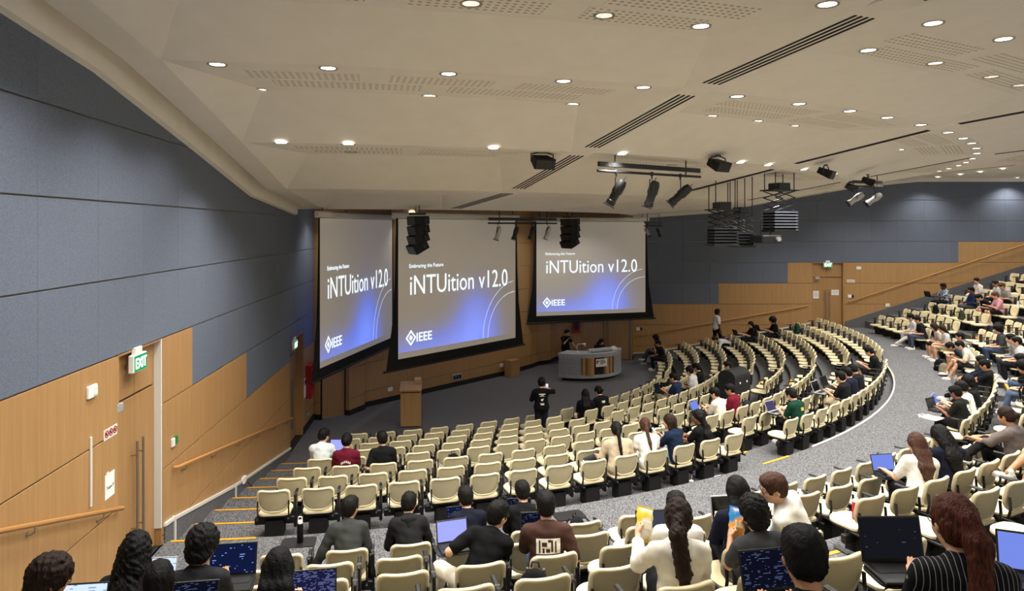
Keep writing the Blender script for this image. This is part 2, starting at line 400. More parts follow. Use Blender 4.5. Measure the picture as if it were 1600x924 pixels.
fw10 = empty('tmp', (p[0], p[1], 0), A10)
ds = double_door('door_4', fw10, 1.15, L10-.02, 0.0, 2.62, 2.58, rec=.06, transom=False, hz=1.35)
bpy.data.objects.remove(fw10)
p, p2 = FW[1], FW[2]; A1 = math.atan2(p2[1]-p[1], p2[0]-p[0]); L1 = math.hypot(p2[0]-p[0], p2[1]-p[1])
d5 = empty('door_5', (p[0], p[1], 0), A1, kind='structure')
lf = put('door_leaf', MB().bbox((0,0,0), (L1-.06,.045,2.26), .004).mesh('door_leaf'), M['wood_d'], d5, (L1/2, .03, 1.15))
kn = MB(); kn.lathe([(.028,0),(.028,.008),(.012,.01),(.012,.045)], 12, M=Matrix.Rotation(R(90),4,'X')); kn.tube([(0,-.045,0),(-.12,-.045,0)], .009, 8)
part('lever_handle', kn, M['steel'], lf, (L1/2-.1, -.022, -.1))
fr = MB(); fr.box((L1-.015,0,1.15),(.03,.09,2.3)); fr.box((.015,0,1.15),(.03,.09,2.3)); fr.box((L1/2,0,2.31),(L1,.09,.04)); part('door_frame', fr, M['darkmat'], d5)

# ================================================================ ceiling: stepped coffers in five sectors between radial ribs
RAD = [None, 23.8, 41.7, 60.1, 78.3, None]
AR = [24.8, 21.85, 18.6, 15.4, 11.1]; AZ = [8.15, 7.854, 7.29, 6.71, 6.40]
RIB = .24; NSEG = 6
def line_left(r, off):                               # angle where circle r meets a line parallel to the left wall
    lo, hi = -40, 60
    for _ in range(40):
        m = (lo+hi)/2; q = pol(r, m)
        if q.x < XL(q.y)+off: lo = m
        else: hi = m
    return hi
def line_right(r, off): return 180-math.degrees(math.acos((WALLR-off-PC[1])/r))
def lim(j, r):
    a0 = line_left(r, .78) if j == 0 else RAD[j]+math.degrees(RIB/r)
    a1 = line_right(r, .75) if j == 4 else RAD[j+1]-math.degrees(RIB/r)
    return a0, a1
ce = MB()
def arcv(r, z, a0, a1): return arc_pts(r, z, a0, a1, NSEG)
def strip(A, B):
    n = len(A); ce.add(A+B, [(i, i+1, n+i+1, n+i) for i in range(n-1)])
BANDS = []
for j in range(5):
    prevA = None
    for i, (r, z) in enumerate(zip(AR, AZ)):
        a0, a1 = lim(j, r); A = arcv(r, z, a0, a1)
        if i == 0:
            if j == 4: strip(arcv(34, z-.02, *lim(j, 34)), A)
            else:
                C = arcv(27.6, z+.62, *lim(j, 27.6)); strip(C, A); strip(arcv(36, z+.62, *lim(j, 36)), C)
                for s, e in ((0, 0), (1, -1)):
                    q = lim(j, 27.6)[s]; ce.add([A[e], C[e], tuple(pol(27.6, q, z))], [(0,1,2)])
        else:
            rB = r0-.52*(r0-r); ins = math.degrees(.72/rB); q0, q1 = lim(j, rB)
            B = arcv(rB, z0, q0+ins, q1-ins)
            strip(prevA, B); strip(B, A)
            ce.add([prevA[0], B[0], A[0]], [(0,1,2)]); ce.add([prevA[-1], A[-1], B[-1]], [(0,1,2)])
            if i < 4: BANDS.append((j, r0, rB, z0))
        prevA, r0, z0 = A, r, z
for j in range(1, 5):                                # ribs
    L = []; Rr = []
    for r, z in [(36, 8.15), (24.8, 8.15)]+list(zip(AR, AZ))[1:]:
        L.append(tuple(pol(r, RAD[j]-math.degrees(RIB/r), z))); Rr.append(tuple(pol(r, RAD[j]+math.degrees(RIB/r), z)))
    strip(L, Rr)
prof = [(34, 8.15), (29, 8.15), (24.8, 8.15)]+list(zip(AR, AZ))[1:]   # soffits along both side walls: soffit, recess, lip
for side in (0, 1):
    rows = []
    for off, dz in ((.78,0), (.36,0), (.36,.22), (.13,.22), (.11,-.14), (.02,-.16)):
        row = []
        for r, z in prof:
            a = line_left(r, off) if side == 0 else line_right(r, off)
            row.append(tuple(pol(r, a, z+dz)))
        rows.append(row)
    for a, b2 in zip(rows[:-1], rows[1:]): strip(a, b2)
# straight front edge: fascia and the dark grid space above the stage
F1 = [tuple(pol(11.1, a, 6.40)) for a in np.linspace(line_left(11.1, .1), line_right(11.1, .1), 40)]
strip(F1, [(x, y, z+.35) for x, y, z in F1])
ceiling = part('ceiling', ce, M['ceil']); tag(ceiling, kind='structure')
vd = MB(); vd.add([tuple(pol(11.15, a, 6.62)) for a in np.linspace(line_left(11.15, .02), line_right(11.15, .02), 24)]+[(PC[0]-1, WALLR+.2, 6.62)], [tuple(range(25))])
tag(part('ceiling_stage', vd, M['void']), kind='structure')
# air grilles along the ribs
for j in range(1, 5):
    for i in range(-1, 3 if j > 1 else 4):
        ra, za, rb, zb = (28.5, 8.15, 24.8, 8.15) if i < 0 else (AR[i], AZ[i], AR[i+1], AZ[i+1])
        g = MB(); f0, f1 = (.07, .90); n = 4
        for q in range(n):
            o = (-.13+.26*q/(n-1)) if j == 1 else (-.08+.16*q/(n-1))
            P = []
            for f in (f0, f1):
                r = ra+(rb-ra)*f; z = za+(zb-za)*f
                for e in (-.018, .018):
                    P.append(tuple(pol(r, RAD[j]+math.degrees((o+e)/r), z-.006)))
            P += [(x, y, z+.012) for x, y, z in P]
            g.add(P, [(0,1,3,2),(4,6,7,5),(0,4,5,1),(2,3,7,6),(0,2,6,4),(1,5,7,3)])
        part('air_grille', g, M['void'], ceiling)
# perforated boards in the flat bands
for j, ra, rb, z in BANDS:
    if j > 3: continue
    for row, (ro, ri) in enumerate(((ra-.42, ra-.86), (ra-.96, ra-1.38))):
        if ri < rb+.02: continue
        q0, q1 = lim(j, (ro+ri)/2); f = (ra-(ro+ri)/2)/max(.1, ra-rb); ins = math.degrees(.72*f/ro)+.9
        q0 += ins; q1 -= ins; n = max(1, int((q1-q0)*R(1)*ro/1.75)); st = (q1-q0)/n
        for k in range(n):
            a0, a1 = q0+st*k+.5, q0+st*(k+1)-.5; am = (a0+a1)/2; c = pol((ro+ri)/2, am, z-.004)
            Mi = Matrix.Rotation(-R(am), 4, 'Z') @ Matrix.Translation(-c)
            A = arc_pts(ro, z-.004, a0, a1, 2); B = arc_pts(ri, z-.004, a0, a1, 2); V = A+B; V += [(x, y, zz+.006) for x, y, zz in V]
            b = MB(); b.add(V, [(0,1,4,3),(1,2,5,4),(0,6,7,1),(1,7,8,2),(3,4,10,9),(4,5,11,10),(0,3,9,6),(2,8,11,5)], Mi)
            part('perforated_board', b, M['ceil_perf'], ceiling, tuple(c), (0, 0, R(am)))
# ================================================================ recessed ceiling lamps (each with its own light)
LM = {}
def lamp_meshes():
    t = MB(); t.lathe([(.088,-.004),(.115,-.012),(.118,-.003),(.112,.0)], 20); t.f = [f for f in t.f if len(f) == 4]; LM['trim'] = t.mesh('trim_ring', 40)
    l = MB(); l.lathe([(.001,-.003),(.09,-.003),(.09,.001)], 20); LM['lens'] = l.mesh('lens')
lamp_meshes()
M['lens'] = emit_mat('lit_lamp_lens', 'FFF4DF', 7.0)
M['trimring'] = base_mat('lamp_trim_ring', '9A9486', .4, .3)
TENS = {2:'twenty', 3:'thirty', 4:'forty'}
NTH = ['first','second','third','fourth','fifth','sixth','seventh','eighth','ninth','tenth','eleventh','twelfth','thirteenth','fourteenth','fifteenth','sixteenth','seventeenth','eighteenth','nineteenth','twentieth']
def nth(k): return NTH[k] if k < 20 else TENS[(k+1)//10]+'-'+NTH[(k+1)%10-1]
def downlight(p, label, lit=True, group='ceiling downlights', watts=None):
    e = empty('ceiling_downlight', p, 0, label, 'ceiling light', group)
    put('trim_ring', LM['trim'], M['trimring'], e); put('lens', LM['lens'], M['lens'], e)
    L = bpy.data.lights.new('downlight_beam', 'SPOT'); L.energy = watts or LAMP_W; L.color = LAMP_C; L.spot_size = R(128); L.spot_blend = .65; L.shadow_soft_size = .09
    lo = bpy.data.objects.new('downlight_beam', L); COL.objects.link(lo); lo.parent = e; lo.location = (0, 0, -.02)
RINGS = [  # radius, height, angles, wording
 (28.8, 8.12, [80.5, 84.5, 88.5, 92.8], 'in the outermost ring'),
 (25.0, 8.12, [82.2, 85.7, 88.8, 92.3], 'in the back ring near the far right wall'),
 (24.7, 8.15, [7, 11, 15, 18.8, 22.3, 26.0, 29.2, 32.6, 36, 45, 48.5, 52, 56, 63, 67, 71, 75], 'in the second ring from the camera'),
 (23.6, 8.15, [7.4, 10.8, 14.2, 17.7, 20.6, 27.0, 30.5, 34.4, 37.0, 45, 49, 53, 57, 63.5, 68, 73], 'on the near coffer, inner ring'),
 (21.7, 7.854, [7.1, 10.5, 14.4, 18.5, 21.7, 26.1, 29.6, 33.1, 36.3, 40.0, 44.2, 47.7, 50.8, 54.2, 58.0, 62.2, 65.6, 68.5, 71.8, 74.6, 81, 85, 89], 'on the outer edge of the middle coffer ring'),
 (20.15, 7.854, [7.5, 14.3, 20.8, 28.7, 32.0, 35.1, 46, 52.1, 64, 70], 'on the inner edge of the middle coffer ring'),
 (18.6, 7.29, [7.5, 10.8, 18.4, 26.4, 36.5, 39.7, 45.1, 52, 63, 70, 82.5, 86.5], 'on the coffer ring nearer the stage'),
 (17.4, 7.29, [10.8, 34, 50], 'on the inner edge of the coffer ring nearer the stage')]
for r, z, angs, word in RINGS:
    for k, a in enumerate(angs):
        p = pol(r, a, z-.001)
        if r > 28 : p.z = 8.13
        downlight(p, '%s downlight from the left %s' % (nth(k), word))
for (x, y, w) in ((-5.0, 20.6, 'above the gap beside the left screen'), (-3.4, 24.4, 'added behind the middle screen'), (-.6, 26.4, 'behind the middle screen near the wooden box, added as fill'), (1.3, 27.6, 'added over the left end of the grey desk'), (3.4, 28.2, 'over the grey desk, by the right screen top')):  # the three middle lamps are added to brighten the stage
    downlight((x, y, 6.612), 'stage downlight ' + w, True, 'stage downlights', 110)
# ================================================================ lecture chairs
M['cream'] = noise_mat('cream_moulded_plastic', 'DFD3AE', 'DACDA6', 6, .38)
M['cream_p'] = noise_mat('cream_back_panel', 'BDB28F', 'B7AC88', 6, .5)
M['cream_s'] = noise_mat('cream_seat_pad', 'E6D9B3', 'E0D2A9', 6, .5)
CM = {}
SEATZ = .385
def densify(P, m):
    Q = []
    for (x0, y0), (x1, y1) in zip(P, P[1:]+P[:1]):
        n = max(1, int(math.ceil(math.hypot(x1-x0, y1-y0)/m)))
        Q += [(x0+(x1-x0)*k/n, y0+(y1-y0)*k/n) for k in range(n)]
    return Q
def mk_chair_meshes():
    # seat: rounded pan, front (+y) rounder, dished top
    out = rrect(.47, .49, .18, 5, .09); b = MB()
    def ring(k, z, dip=0): return [(x*k, y*k, z + (.012*(y/.24)**2 if dip else 0)) for x, y in out]
    b.loops([ring(.80, -.040), ring(.96, -.028), ring(1.0, -.004), ring(.985, .012, 1), ring(.93, .016, 1), ring(.6, .004), ring(.2, 0)])
    CM['seat'] = b.mesh('seat', 50)
    e = MB(); e.loops([ring(.97, -.034), ring(1.012, -.024), ring(1.012, -.008), ring(.99, -.006)]); CM['edge'] = e.mesh('seat_edge', 50)
    # back shell in local x/z, rear is -y; curved about z
    o2 = densify(rrect(.49, .37, .085, 4, .16), .05)
    def bring(k, y, cv=.05): return [(x*k, y+cv*(x*k/.24)**2, z*k) for x, z in o2]
    def binset(d, y, cv=.05):
        return [(x*(1-d/.245), y+cv*(x*(1-d/.245)/.24)**2, z*(1-d/.185)) for x, z in o2]
    b = MB(); b.loops([binset(d, .030) for d in (.178, .14, .10, .06)]+[binset(.012, .028), binset(0, .012), binset(.002, -.010), binset(.012, -.018), binset(.024, -.016), binset(.034, -.004)]+[binset(d, .012) for d in (.05, .09, .13, .16, .178)])
    CM['back'] = b.mesh('backrest', 50)
    p = MB(); p.loops([binset(.028, -.003), binset(.034, -.0070)]+[binset(d, -.0070) for d in (.05, .07, .09, .11, .13, .15, .165, .178)]); CM['panel'] = p.mesh('back_panel', 60)
    s = MB()
    s.loops([[(x-.009, y, z), (x+.009, y, z), (x+.009, y+.026, z), (x-.009, y+.026, z)] for x, y, z in ((.0,-.075,.05),(.0,-.085,-.08),(0,-.06,-.20))])
    s.bbox((0,-.02,-.215), (.03,.20,.03), .006); CM['bracket'] = s.mesh('side_bracket')
    a = MB(); a.bbox((0,0,.12), (.045,.10,.28), .012); a.bbox((0,.0,-.10), (.045,.10,.24), .012); a.lathe([(.038,-.022),(.038,.022)], 12, M=Matrix.Translation((0,0,.27)) @ Matrix.Rotation(R(90),4,'Y'))
    CM['post'] = a.mesh('arm_post')
    d = MB(); d.bbox((0,.0,0), (.045,.27,.028), .010); CM['pad'] = d.mesh('arm_pad')
    d = MB(); d.bbox((0,0,0), (.60,.075,.11), .01); CM['beam'] = d.mesh('beam')
    pr = [(-.15,-.13),(.15,-.13),(.15,.13),(-.15,.13)]
    b = MB(); q = rrect(.28, 2*(SEATZ-.24)-.006, .02, 2, .06)
    b.loops([[(x*k, y, z) for x, z in q] for k, y in ((.93,-.11),(1,-.09),(1,.09),(.93,.11))]); b.bbox((-.12,0,-.02), (.035,.2,.31), .006); CM['ped'] = b.mesh('pedestal')
mk_chair_meshes()
CHAIRS = []
def chair(p, rz, label, group, arm=True, full=True):
    e = empty('lecture_chair', p, rz, label, 'chair', group)
    put('seat', CM['seat'], M['cream_s'], e, (0, 0, SEATZ)); put('seat_edge', CM['edge'], M['dark'], e, (0, 0, SEATZ))
    bk = put('backrest', CM['back'], M['cream'], e, (0, -.265, SEATZ+.215), (R(12), 0, 0)); put('back_panel', CM['panel'], M['cream_p'], bk)
    for s in (-1, 1): put('side_bracket', CM['bracket'], M['dark'], e, (s*.225, -.20, SEATZ+.18))
    put('beam', CM['beam'], M['dark'], e, (0, -.10, SEATZ-.12)); put('pedestal', CM['ped'], M['void'], e, (0, -.10, SEATZ-.24))
    if arm:
        a = put('arm_post', CM['post'], M['dark'], e, (.296, -.08, SEATZ-.02)); put('arm_pad', CM['pad'], M['dark'], a, (0, .05, .285))
    return e
PITCH = .645
LOW_SEC = [(None, 32.4), (37.86, 62.6), (68.4, 91.4)]
LOWN = ['left section', 'middle section', 'right section']
def seat_r(k): return 19.55-.98*k-.27
def up_r(i): return 22.1+.96*(i-1)-.27
SEATS = []                                           # (block, row, section, index, r, angle, floor z)
for k in range(8):
    r = seat_r(k); z = Z0-RISE_L*(k+1)
    for s, (a0, a1) in enumerate(LOW_SEC):
        if a0 is None: a0 = math.degrees(2.62/19.55) if k == 0 else math.degrees((2.62-.035*k)/(r+.27))
        n = int(round((a1-a0)*R(1)*(r+.27)/PITCH))+1
        for q in range(n): SEATS.append(('L', k, s, q, r, a0+(a1-a0)*q/(n-1), z))
bounds = [None]+list(AISLE_U)+[None]
for i in range(1, 10):
    r = up_r(i); z = Z0+RISE_U*(i-1)
    for s in range(5):
        g = math.degrees(.76/r)
        a0 = ang_left(r)+math.degrees(1.75/r) if s == 0 else bounds[s]+g
        a1 = ang_right(r)-math.degrees(1.75/r) if s == 4 else bounds[s+1]-g
        n = int((a1-a0)*R(1)*(r+.2)/PITCH)+1
        st = math.degrees(PITCH/(r+.2))
        if s == 0:
            a0, st = {1:(9.2,1.93), 2:(9.0,1.78), 3:(9.0,1.75), 4:(6.0,1.5), 5:(5.95,1.54), 6:(6.0,1.45), 7:(6.0,1.38), 8:(7.1,1.31), 9:(6.5,1.3)}[i]; n = int((a1-a0)/st)+1
        for q in range(n):
            SEATS.append(('U', i, s, q, r, a0+st*q, z))
def project(p):
    if p.y < .3: return (-9999, -9999)
    return (800+1095*p.x/p.y, 356-1095*(p.z-CAMZ)/p.y)
def occupied_by_case(p): return False
FREE = {}
UPN = ['left-hand', 'centre-left', 'centre', 'centre-right', 'right-hand']
def chair_label(b, k, s, q):
    if b == 'L':
        row = 'row along the curved walkway edge' if k == 0 else 'front row by the stage' if k == 7 else '%s row down from the walkway' % nth(k)
        return 'cream chair, %s from left in %s, %s' % (nth(q), row, ['left block','middle block','right block'][s])
    row = 'first row above the walkway' if k == 1 else '%s row up from the walkway' % nth(k-1)
    return 'cream chair, %s from left in %s, %s bank' % (nth(q), row, UPN[s])
CASE_P = pol(15.95, 52.0, Z0-RISE_L*4)
vis = []; LATER = set()
for t in SEATS:
    b, k, s, q, r, a, z = t; p = pol(r, a, z)
    if (p.xy-CASE_P.xy).length < .78: continue
    x, y = project(Vector((p.x, p.y, p.z+.75)))
    if -40 < x < 1640 and y < 945 and p.y > 1.2: vis.append((p.y, t))
    elif -150 < x < 1750 and y < 1500 and p.y > 1.2:      # just below the frame: built only where somebody sits
        FREE[(b, k, s, q)] = (p, a); LATER.add((b, k, s, q))
vis.sort(key=lambda u: u[0])
REST_LIST = []
for n, (_, (b, k, s, q, r, a, z)) in enumerate(vis):
    p = pol(r, a, z)
    if n < 300:
        FREE[(b, k, s, q)] = (p, a)
        chair(p, R(a), chair_label(b, k, s, q), 'cream lecture chairs')
    else:
        FREE[(b, k, s, q)] = (p, a); REST_LIST.append((p, R(a)))
# the farthest chairs, past three hundred: one joined object
if REST_LIST:
    groups = {}
    def gather(me, mat, T):
        g = groups.setdefault(mat.name, (mat, [], [])); n = len(g[1])
        g[1].extend([tuple(T @ v.co) for v in me.vertices]); g[2].extend([tuple(i+n for i in pl.vertices) for pl in me.polygons])
    for p, rz in REST_LIST:
        T = Matrix.Translation(p) @ Matrix.Rotation(rz, 4, 'Z')
        B = T @ Matrix.Translation((0,-.265,SEATZ+.215)) @ Matrix.Rotation(R(12),4,'X')
        for me, mt, X in ((CM['seat'],'cream_s',T @ Matrix.Translation((0,0,SEATZ))), (CM['back'],'cream',B), (CM['panel'],'cream_p',B), (CM['beam'],'dark',T @ Matrix.Translation((0,-.1,SEATZ-.12))),
                          (CM['ped'],'void',T @ Matrix.Translation((0,-.1,SEATZ-.24))), (CM['post'],'dark',T @ Matrix.Translation((.296,-.08,SEATZ-.02))), (CM['pad'],'dark',T @ Matrix.Translation((.296,-.03,SEATZ+.265)))):
            gather(me, M[mt], X)
    V = []; Fc = []; mi = []; mats = []
    for q, (mat, vs, fs) in enumerate(groups.values()):
        n = len(V); V += vs; Fc += [tuple(i+n for i in f) for f in fs]; mi += [q]*len(fs); mats.append(mat)
    me = bpy.data.meshes.new('lecture_chairs'); me.from_pydata(V, [], Fc)
    for mt in mats: me.materials.append(mt)
    me.polygons.foreach_set('material_index', mi); set_smooth(me, 50)
    o = bpy.data.objects.new('far_chair_rows', me); COL.objects.link(o)
    tag(o, 'remaining small cream chairs in the farthest rows by the right wall', 'chairs', None, 'stuff')
print('CHAIRS in view', len(vis))
# ================================================================ projection screens
def text_mesh(body, size, mat, parent, loc, rot=(R(90),0,0), align='LEFT', sx=1.0, bold=0.0, name='lettering', ext=.002):
    cu = bpy.data.curves.new('t', 'FONT'); cu.body = body; cu.size = size; cu.align_x = align; cu.extrude = ext; cu.offset = bold; cu.resolution_u = 3
    o = bpy.data.objects.new('t', cu); COL.objects.link(o)
    me = bpy.data.meshes.new_from_object(o.evaluated_get(bpy.context.evaluated_depsgraph_get())); me.name = name
    bpy.data.objects.remove(o)
    me.materials.clear()
    q = put(name, me, mat, parent, loc, rot); q.scale = (sx, 1, 1); return q
def screen_mat(sheen):
    """white screen cloth with the projected colour field: a blue glow rising from the lower edge"""
    m = base_mat('projected_screen', 'CFC8BC', .8, spec=.1); t = m.node_tree; b = t.nodes['Principled BSDF']
    tc = t.nodes.new('ShaderNodeTexCoord'); sp = t.nodes.new('ShaderNodeSeparateXYZ'); t.links.new(tc.outputs['Object'], sp.inputs[0])
    def n(op, a, b2=None, c=None):
        q = t.nodes.new('ShaderNodeMath'); q.operation = op
        for i, v in enumerate((a, b2, c)):
            if v is None: continue
            if hasattr(v, 'links'): t.links.new(v, q.inputs[i])
            else: q.inputs[i].default_value = v
        return q.outputs[0]
    X, Z = sp.outputs['X'], sp.outputs['Z']          # x 0..5.1, z 0..3.7 from the lower left corner of the picture
    def blob(cx, cz, rx, rz, k):
        d = n('ADD', n('POWER', n('DIVIDE', n('SUBTRACT', X, cx), rx), 2), n('POWER', n('DIVIDE', n('SUBTRACT', Z, cz), rz), 2))
        return n('MULTIPLY', n('POWER', 2.718, n('MULTIPLY', d, -1)), k)
    tot = n('ADD', n('ADD', blob(3.2, .55, .85, 1.05, .52), blob(2.4, -.1, 1.5, .75, .40)), blob(.6, -.3, 1.5, .8, .36))
    inside = n('MULTIPLY', n('GREATER_THAN', Z, .17), n('LESS_THAN', X, 5.06))
    tot = n('MULTIPLY', tot, inside)
    mx = t.nodes.new('ShaderNodeMix'); mx.data_type = 'RGBA'; mx.inputs['A'].default_value = lin('8F8A84'); mx.inputs['B'].default_value = lin('5B7DF2')
    t.links.new(n('MINIMUM', n('MULTIPLY', tot, 4), 1), mx.inputs['Factor']); t.links.new(mx.outputs['Result'], b.inputs['Emission Color'])
    t.links.new(n('ADD', n('MULTIPLY', tot, .85), .28), b.inputs['Emission Strength'])  # constant part: even grey glow added over the whole cloth to brighten it
    return m
M['screen'] = screen_mat(0); M['proj_text'] = emit_mat('projected_white', 'EAF6FF', .95); M['proj_line'] = emit_mat('projected_line', 'DDE6FF', .75)
def screen(p0, p1, label, top=6.15, bot=2.2):
    dx, dy = p1[0]-p0[0], p1[1]-p0[1]; W = math.hypot(dx, dy); a = math.atan2(dy, dx)
    e = empty('projection_screen', (p0[0], p0[1], bot), a, label, 'screen', 'projection screens'); H = top-bot
    k = W/5.1
    s = MB(); n = 8
    s.box((W/2, 0, H/2), (W, .012, H)); o = part('screen_cloth', s, M['screen'], e)
    bd = MB(); bw = .32
    # black side borders, widening downwards, and the lower border
    for sg, x0 in ((-1, 0), (1, W)):
        P = [(x0, H+.05), (x0+sg*.06, H+.05), (x0+sg*.10, H*.6), (x0+sg*.17, H*.3), (x0+sg*.42, -.27), (x0, -.27)]
        if sg > 0: P = P[::-1]
        bd.loops([[(x, -.008, z) for x, z in P], [(x, .008, z) for x, z in P]])
    bd.box((W/2, 0, -.135), (W, .016, .27)); part('black_border', bd, M['void'], e)
    bt = MB(); bt.tube([(-.5,0,-.29),(W+.5,0,-.29)], .035, 8); part('bottom_bar', bt, M['dark'], e, smooth=60)
    cs = MB(); cs.bbox((W/2, .0, H+.10), (W+.35, .17, .17), .03); part('roller_case', cs, M['whitepaint'], e)
    hg = MB(); 
    for x in (.15, W-.15): hg.tube([(x,0,H+.15),(x,0,H+.42)], .012, 6)
    part('hanger', hg, M['dark'], e)
    y = -.012
    text_mesh('Embracing the Future', .155*k, M['proj_text'], o, (.40*k, y, 2.55), name='projected_caption')
    text_mesh('iNTUition v12.0', .80*k, M['proj_text'], o, (.40*k, y, 1.78), sx=.82, bold=-.002, name='projected_title')
    text_mesh('IEEE', .36*k, M['proj_text'], o, (.66*k, y, .42), bold=.004, name='projected_logo_letters')
    dm = MB(); c0 = (.47*k, .55)
    def dia(rr): return [(c0[0]+rr*math.cos(q*PI/2), c0[1]+rr*1.15*math.sin(q*PI/2)) for q in range(4)]
    A, B2 = dia(.20*k), dia(.135*k)
    for q in range(4):
        r2 = (q+1) % 4; dm.add([(A[q][0], y, A[q][1]), (A[r2][0], y, A[r2][1]), (B2[r2][0], y, B2[r2][1]), (B2[q][0], y, B2[q][1])], [(0,1,2,3)])
    C2 = dia(.075*k); dm.add([(x, y, z) for x, z in C2], [(0,1,2,3)]); part('projected_logo_diamond', dm, M['proj_text'], o)
    for rad in (1.72*k, 1.36*k):
        L = MB(); pts = []
        cx, cz = 5.06*k, .17
        if rad > 1.5*k: cx += .12; 
        for q in range(25):
            an = R(90+90*q/24); x = cx+rad*math.cos(an)*.98; z = cz+rad*math.sin(an)*1.02
            if x <= 5.06*k: pts.append((x, z))
        for (x0, z0), (x1, z1) in zip(pts[:-1], pts[1:]):
            nx, nz = z1-z0, -(x1-x0); l = math.hypot(nx, nz); nx, nz = nx/l*.008, nz/l*.008
            L.add([(x0+nx, y, z0+nz), (x1+nx, y, z1+nz), (x1-nx, y, z1-nz), (x0-nx, y, z0-nz)], [(0,1,2,3)])
        part('projected_arc', L, M['proj_line'], o)
    return e
screen((-5.05, 18.40), (-4.05, 23.65), 'left projection screen beside the blue wall, showing the event title')
screen((-3.20, 19.67), (.11, 23.57), 'middle projection screen hanging over the wooden lectern')
screen((1.02, 29.3), (5.85, 30.75), 'right projection screen hanging over the curved grey desk')

# ================================================================ stage furniture
def lectern():
    e = empty('lectern', (-3.02, 20.95, 0), R(6), 'light wooden lectern with slanted top standing alone on the stage floor', 'lectern')
    b = MB(); b.bbox((0, 0, .52), (.60, .55, .98), .006); part('body', b, M['wood'], e)
    k = MB(); k.box((0, .03, .02), (.54, .46, .05)); part('plinth', k, M['darkmat'], e)
    s = MB(); s.loops([[(-.32,-.31,1.06),(.32,-.31,1.06),(.32,.33,1.06),(-.32,.33,1.06)], [(-.32,-.31,1.11),(.32,-.31,1.11),(.32,.33,1.24),(-.32,.33,1.24)]]); part('slanted_top', s, M['wood'], e)
    q = MB(); q.box((-.29,.02,1.035),(.03,.56,.06)); q.box((.29,.02,1.035),(.03,.56,.06)); q.box((0,.28,1.035),(.6,.03,.06)); q.box((0,.02,1.014),(.60,.58,.02)); part('shelf_slot', q, M['wood_d'], e)
    m = MB(); m.loops([[(.10,.12,1.19),(.30,.12,1.19),(.30,.30,1.22),(.10,.30,1.22)], [(.10,.14,1.30),(.30,.14,1.30),(.30,.32,1.36),(.10,.32,1.36)]]); part('reading_rest', m, M['wood'], e)
lectern()
def desk():
    c = (2.71, 28.54); Rr = 1.70; e = empty('presenter_desk', (c[0], c[1], 0), 0, 'curved grey slatted presenter desk with wooden columns at the front', 'desk')
    A0, A1 = math.degrees(math.atan2(27.1-c[1], 1.81-c[0])), math.degrees(math.atan2(28.3-c[1], 4.42-c[0]))   # -122 .. -8
    def arc(r, z, a0, a1, n=12): return [(r*math.cos(R(a0+(a1-a0)*k/n)), r*math.sin(R(a0+(a1-a0)*k/n)), z) for k in range(n+1)]
    def shell(mb, r0, r1, z0, z1, a0, a1, n=12):
        A = arc(r1, z0, a0, a1, n); B = arc(r1, z1, a0, a1, n); C = arc(r0, z1, a0, a1, n); D = arc(r0, z0, a0, a1, n); m = n+1
        F = []
        for i in range(n):
            F += [(i, i+1, m+i+1, m+i), (m+i, m+i+1, 2*m+i+1, 2*m+i), (2*m+i, 2*m+i+1, 3*m+i+1, 3*m+i), (3*m+i, 3*m+i+1, i+1, i)]
        F += [(0, m, 2*m, 3*m), (n, 3*m+n, 2*m+n, m+n)]; mb.add(A+B+C+D, F)
    b = MB(); shell(b, 1.0, Rr-.05, .12, .98, A0, A1, 20); part('desk_body', b, M['darkmat'], e)
    b = MB(); shell(b, 1.05, Rr-.12, .0, .12, A0+3, A1-3, 20); part('plinth', b, M['void'], e)
    b = MB(); shell(b, .95, Rr+.03, .98, 1.05, A0-1, A1+1, 24); part('desk_top', b, M['alu'], e)
    b = MB(); shell(b, Rr-.05, Rr+.02, .90, .98, A0, A1, 24); part('top_fascia', b, M['alu'], e)
    b = MB(); shell(b, Rr-.05, Rr+.03, .12, .24, A0, A1, 24); part('base_rail', b, M['alu'], e)
    sl = .66/9
    for a0, a1 in ((A0, A0+30), (A1-34, A1)):
        for k in range(9):
            b = MB(); shell(b, Rr-.05, Rr+.012, .245+k*sl, .245+k*sl+sl*.78, a0, a1, 6); part('grey_slat', b, M['alu'], e)
    for a, r in ((A0+33.5, .085), (A0+42.5, .165), (A1-47, .12), (A1-39, .085)):
        b = MB(); b.lathe([(r,.24),(r,.90)], 14, ((Rr-.02-r*.55)*math.cos(R(a)), (Rr-.04)*math.sin(R(a)), 0)); part('wood_column', b, M['wood'], e, smooth=60)
    a = (A0+A1)/2; g = MB(); g.bbox((0,-.0,.70),(.50,.03,.30),.006); sg = part('sign_board', g, M['white'], e, ((Rr+.03)*math.cos(R(a)), (Rr+.03)*math.sin(R(a)), 0), (0,0,R(a+90)))
    h = MB(); h.box((0,0,0),(.055,.006,.12)); h.box((.07,0,.03),(.06,.006,.055)); part('sign_crest', h, M['red'], sg, (-.20,-.018,.74))
    lt = MB()
    for i, w in enumerate((.22,.24,.26,.16)): lt.box((-.07+w/2,-.018,.795-i*.045),(w,.004,.022))
    part('sign_lines', lt, M['darkmat'], sg)
    t = MB(); t.bbox((0,0,0),(1.0,.30,.10),.02); part('monitor_shelf', t, M['alu'], e, (.75,-1.05,1.11), (0,0,R(28)))
    return e
DESK = desk()
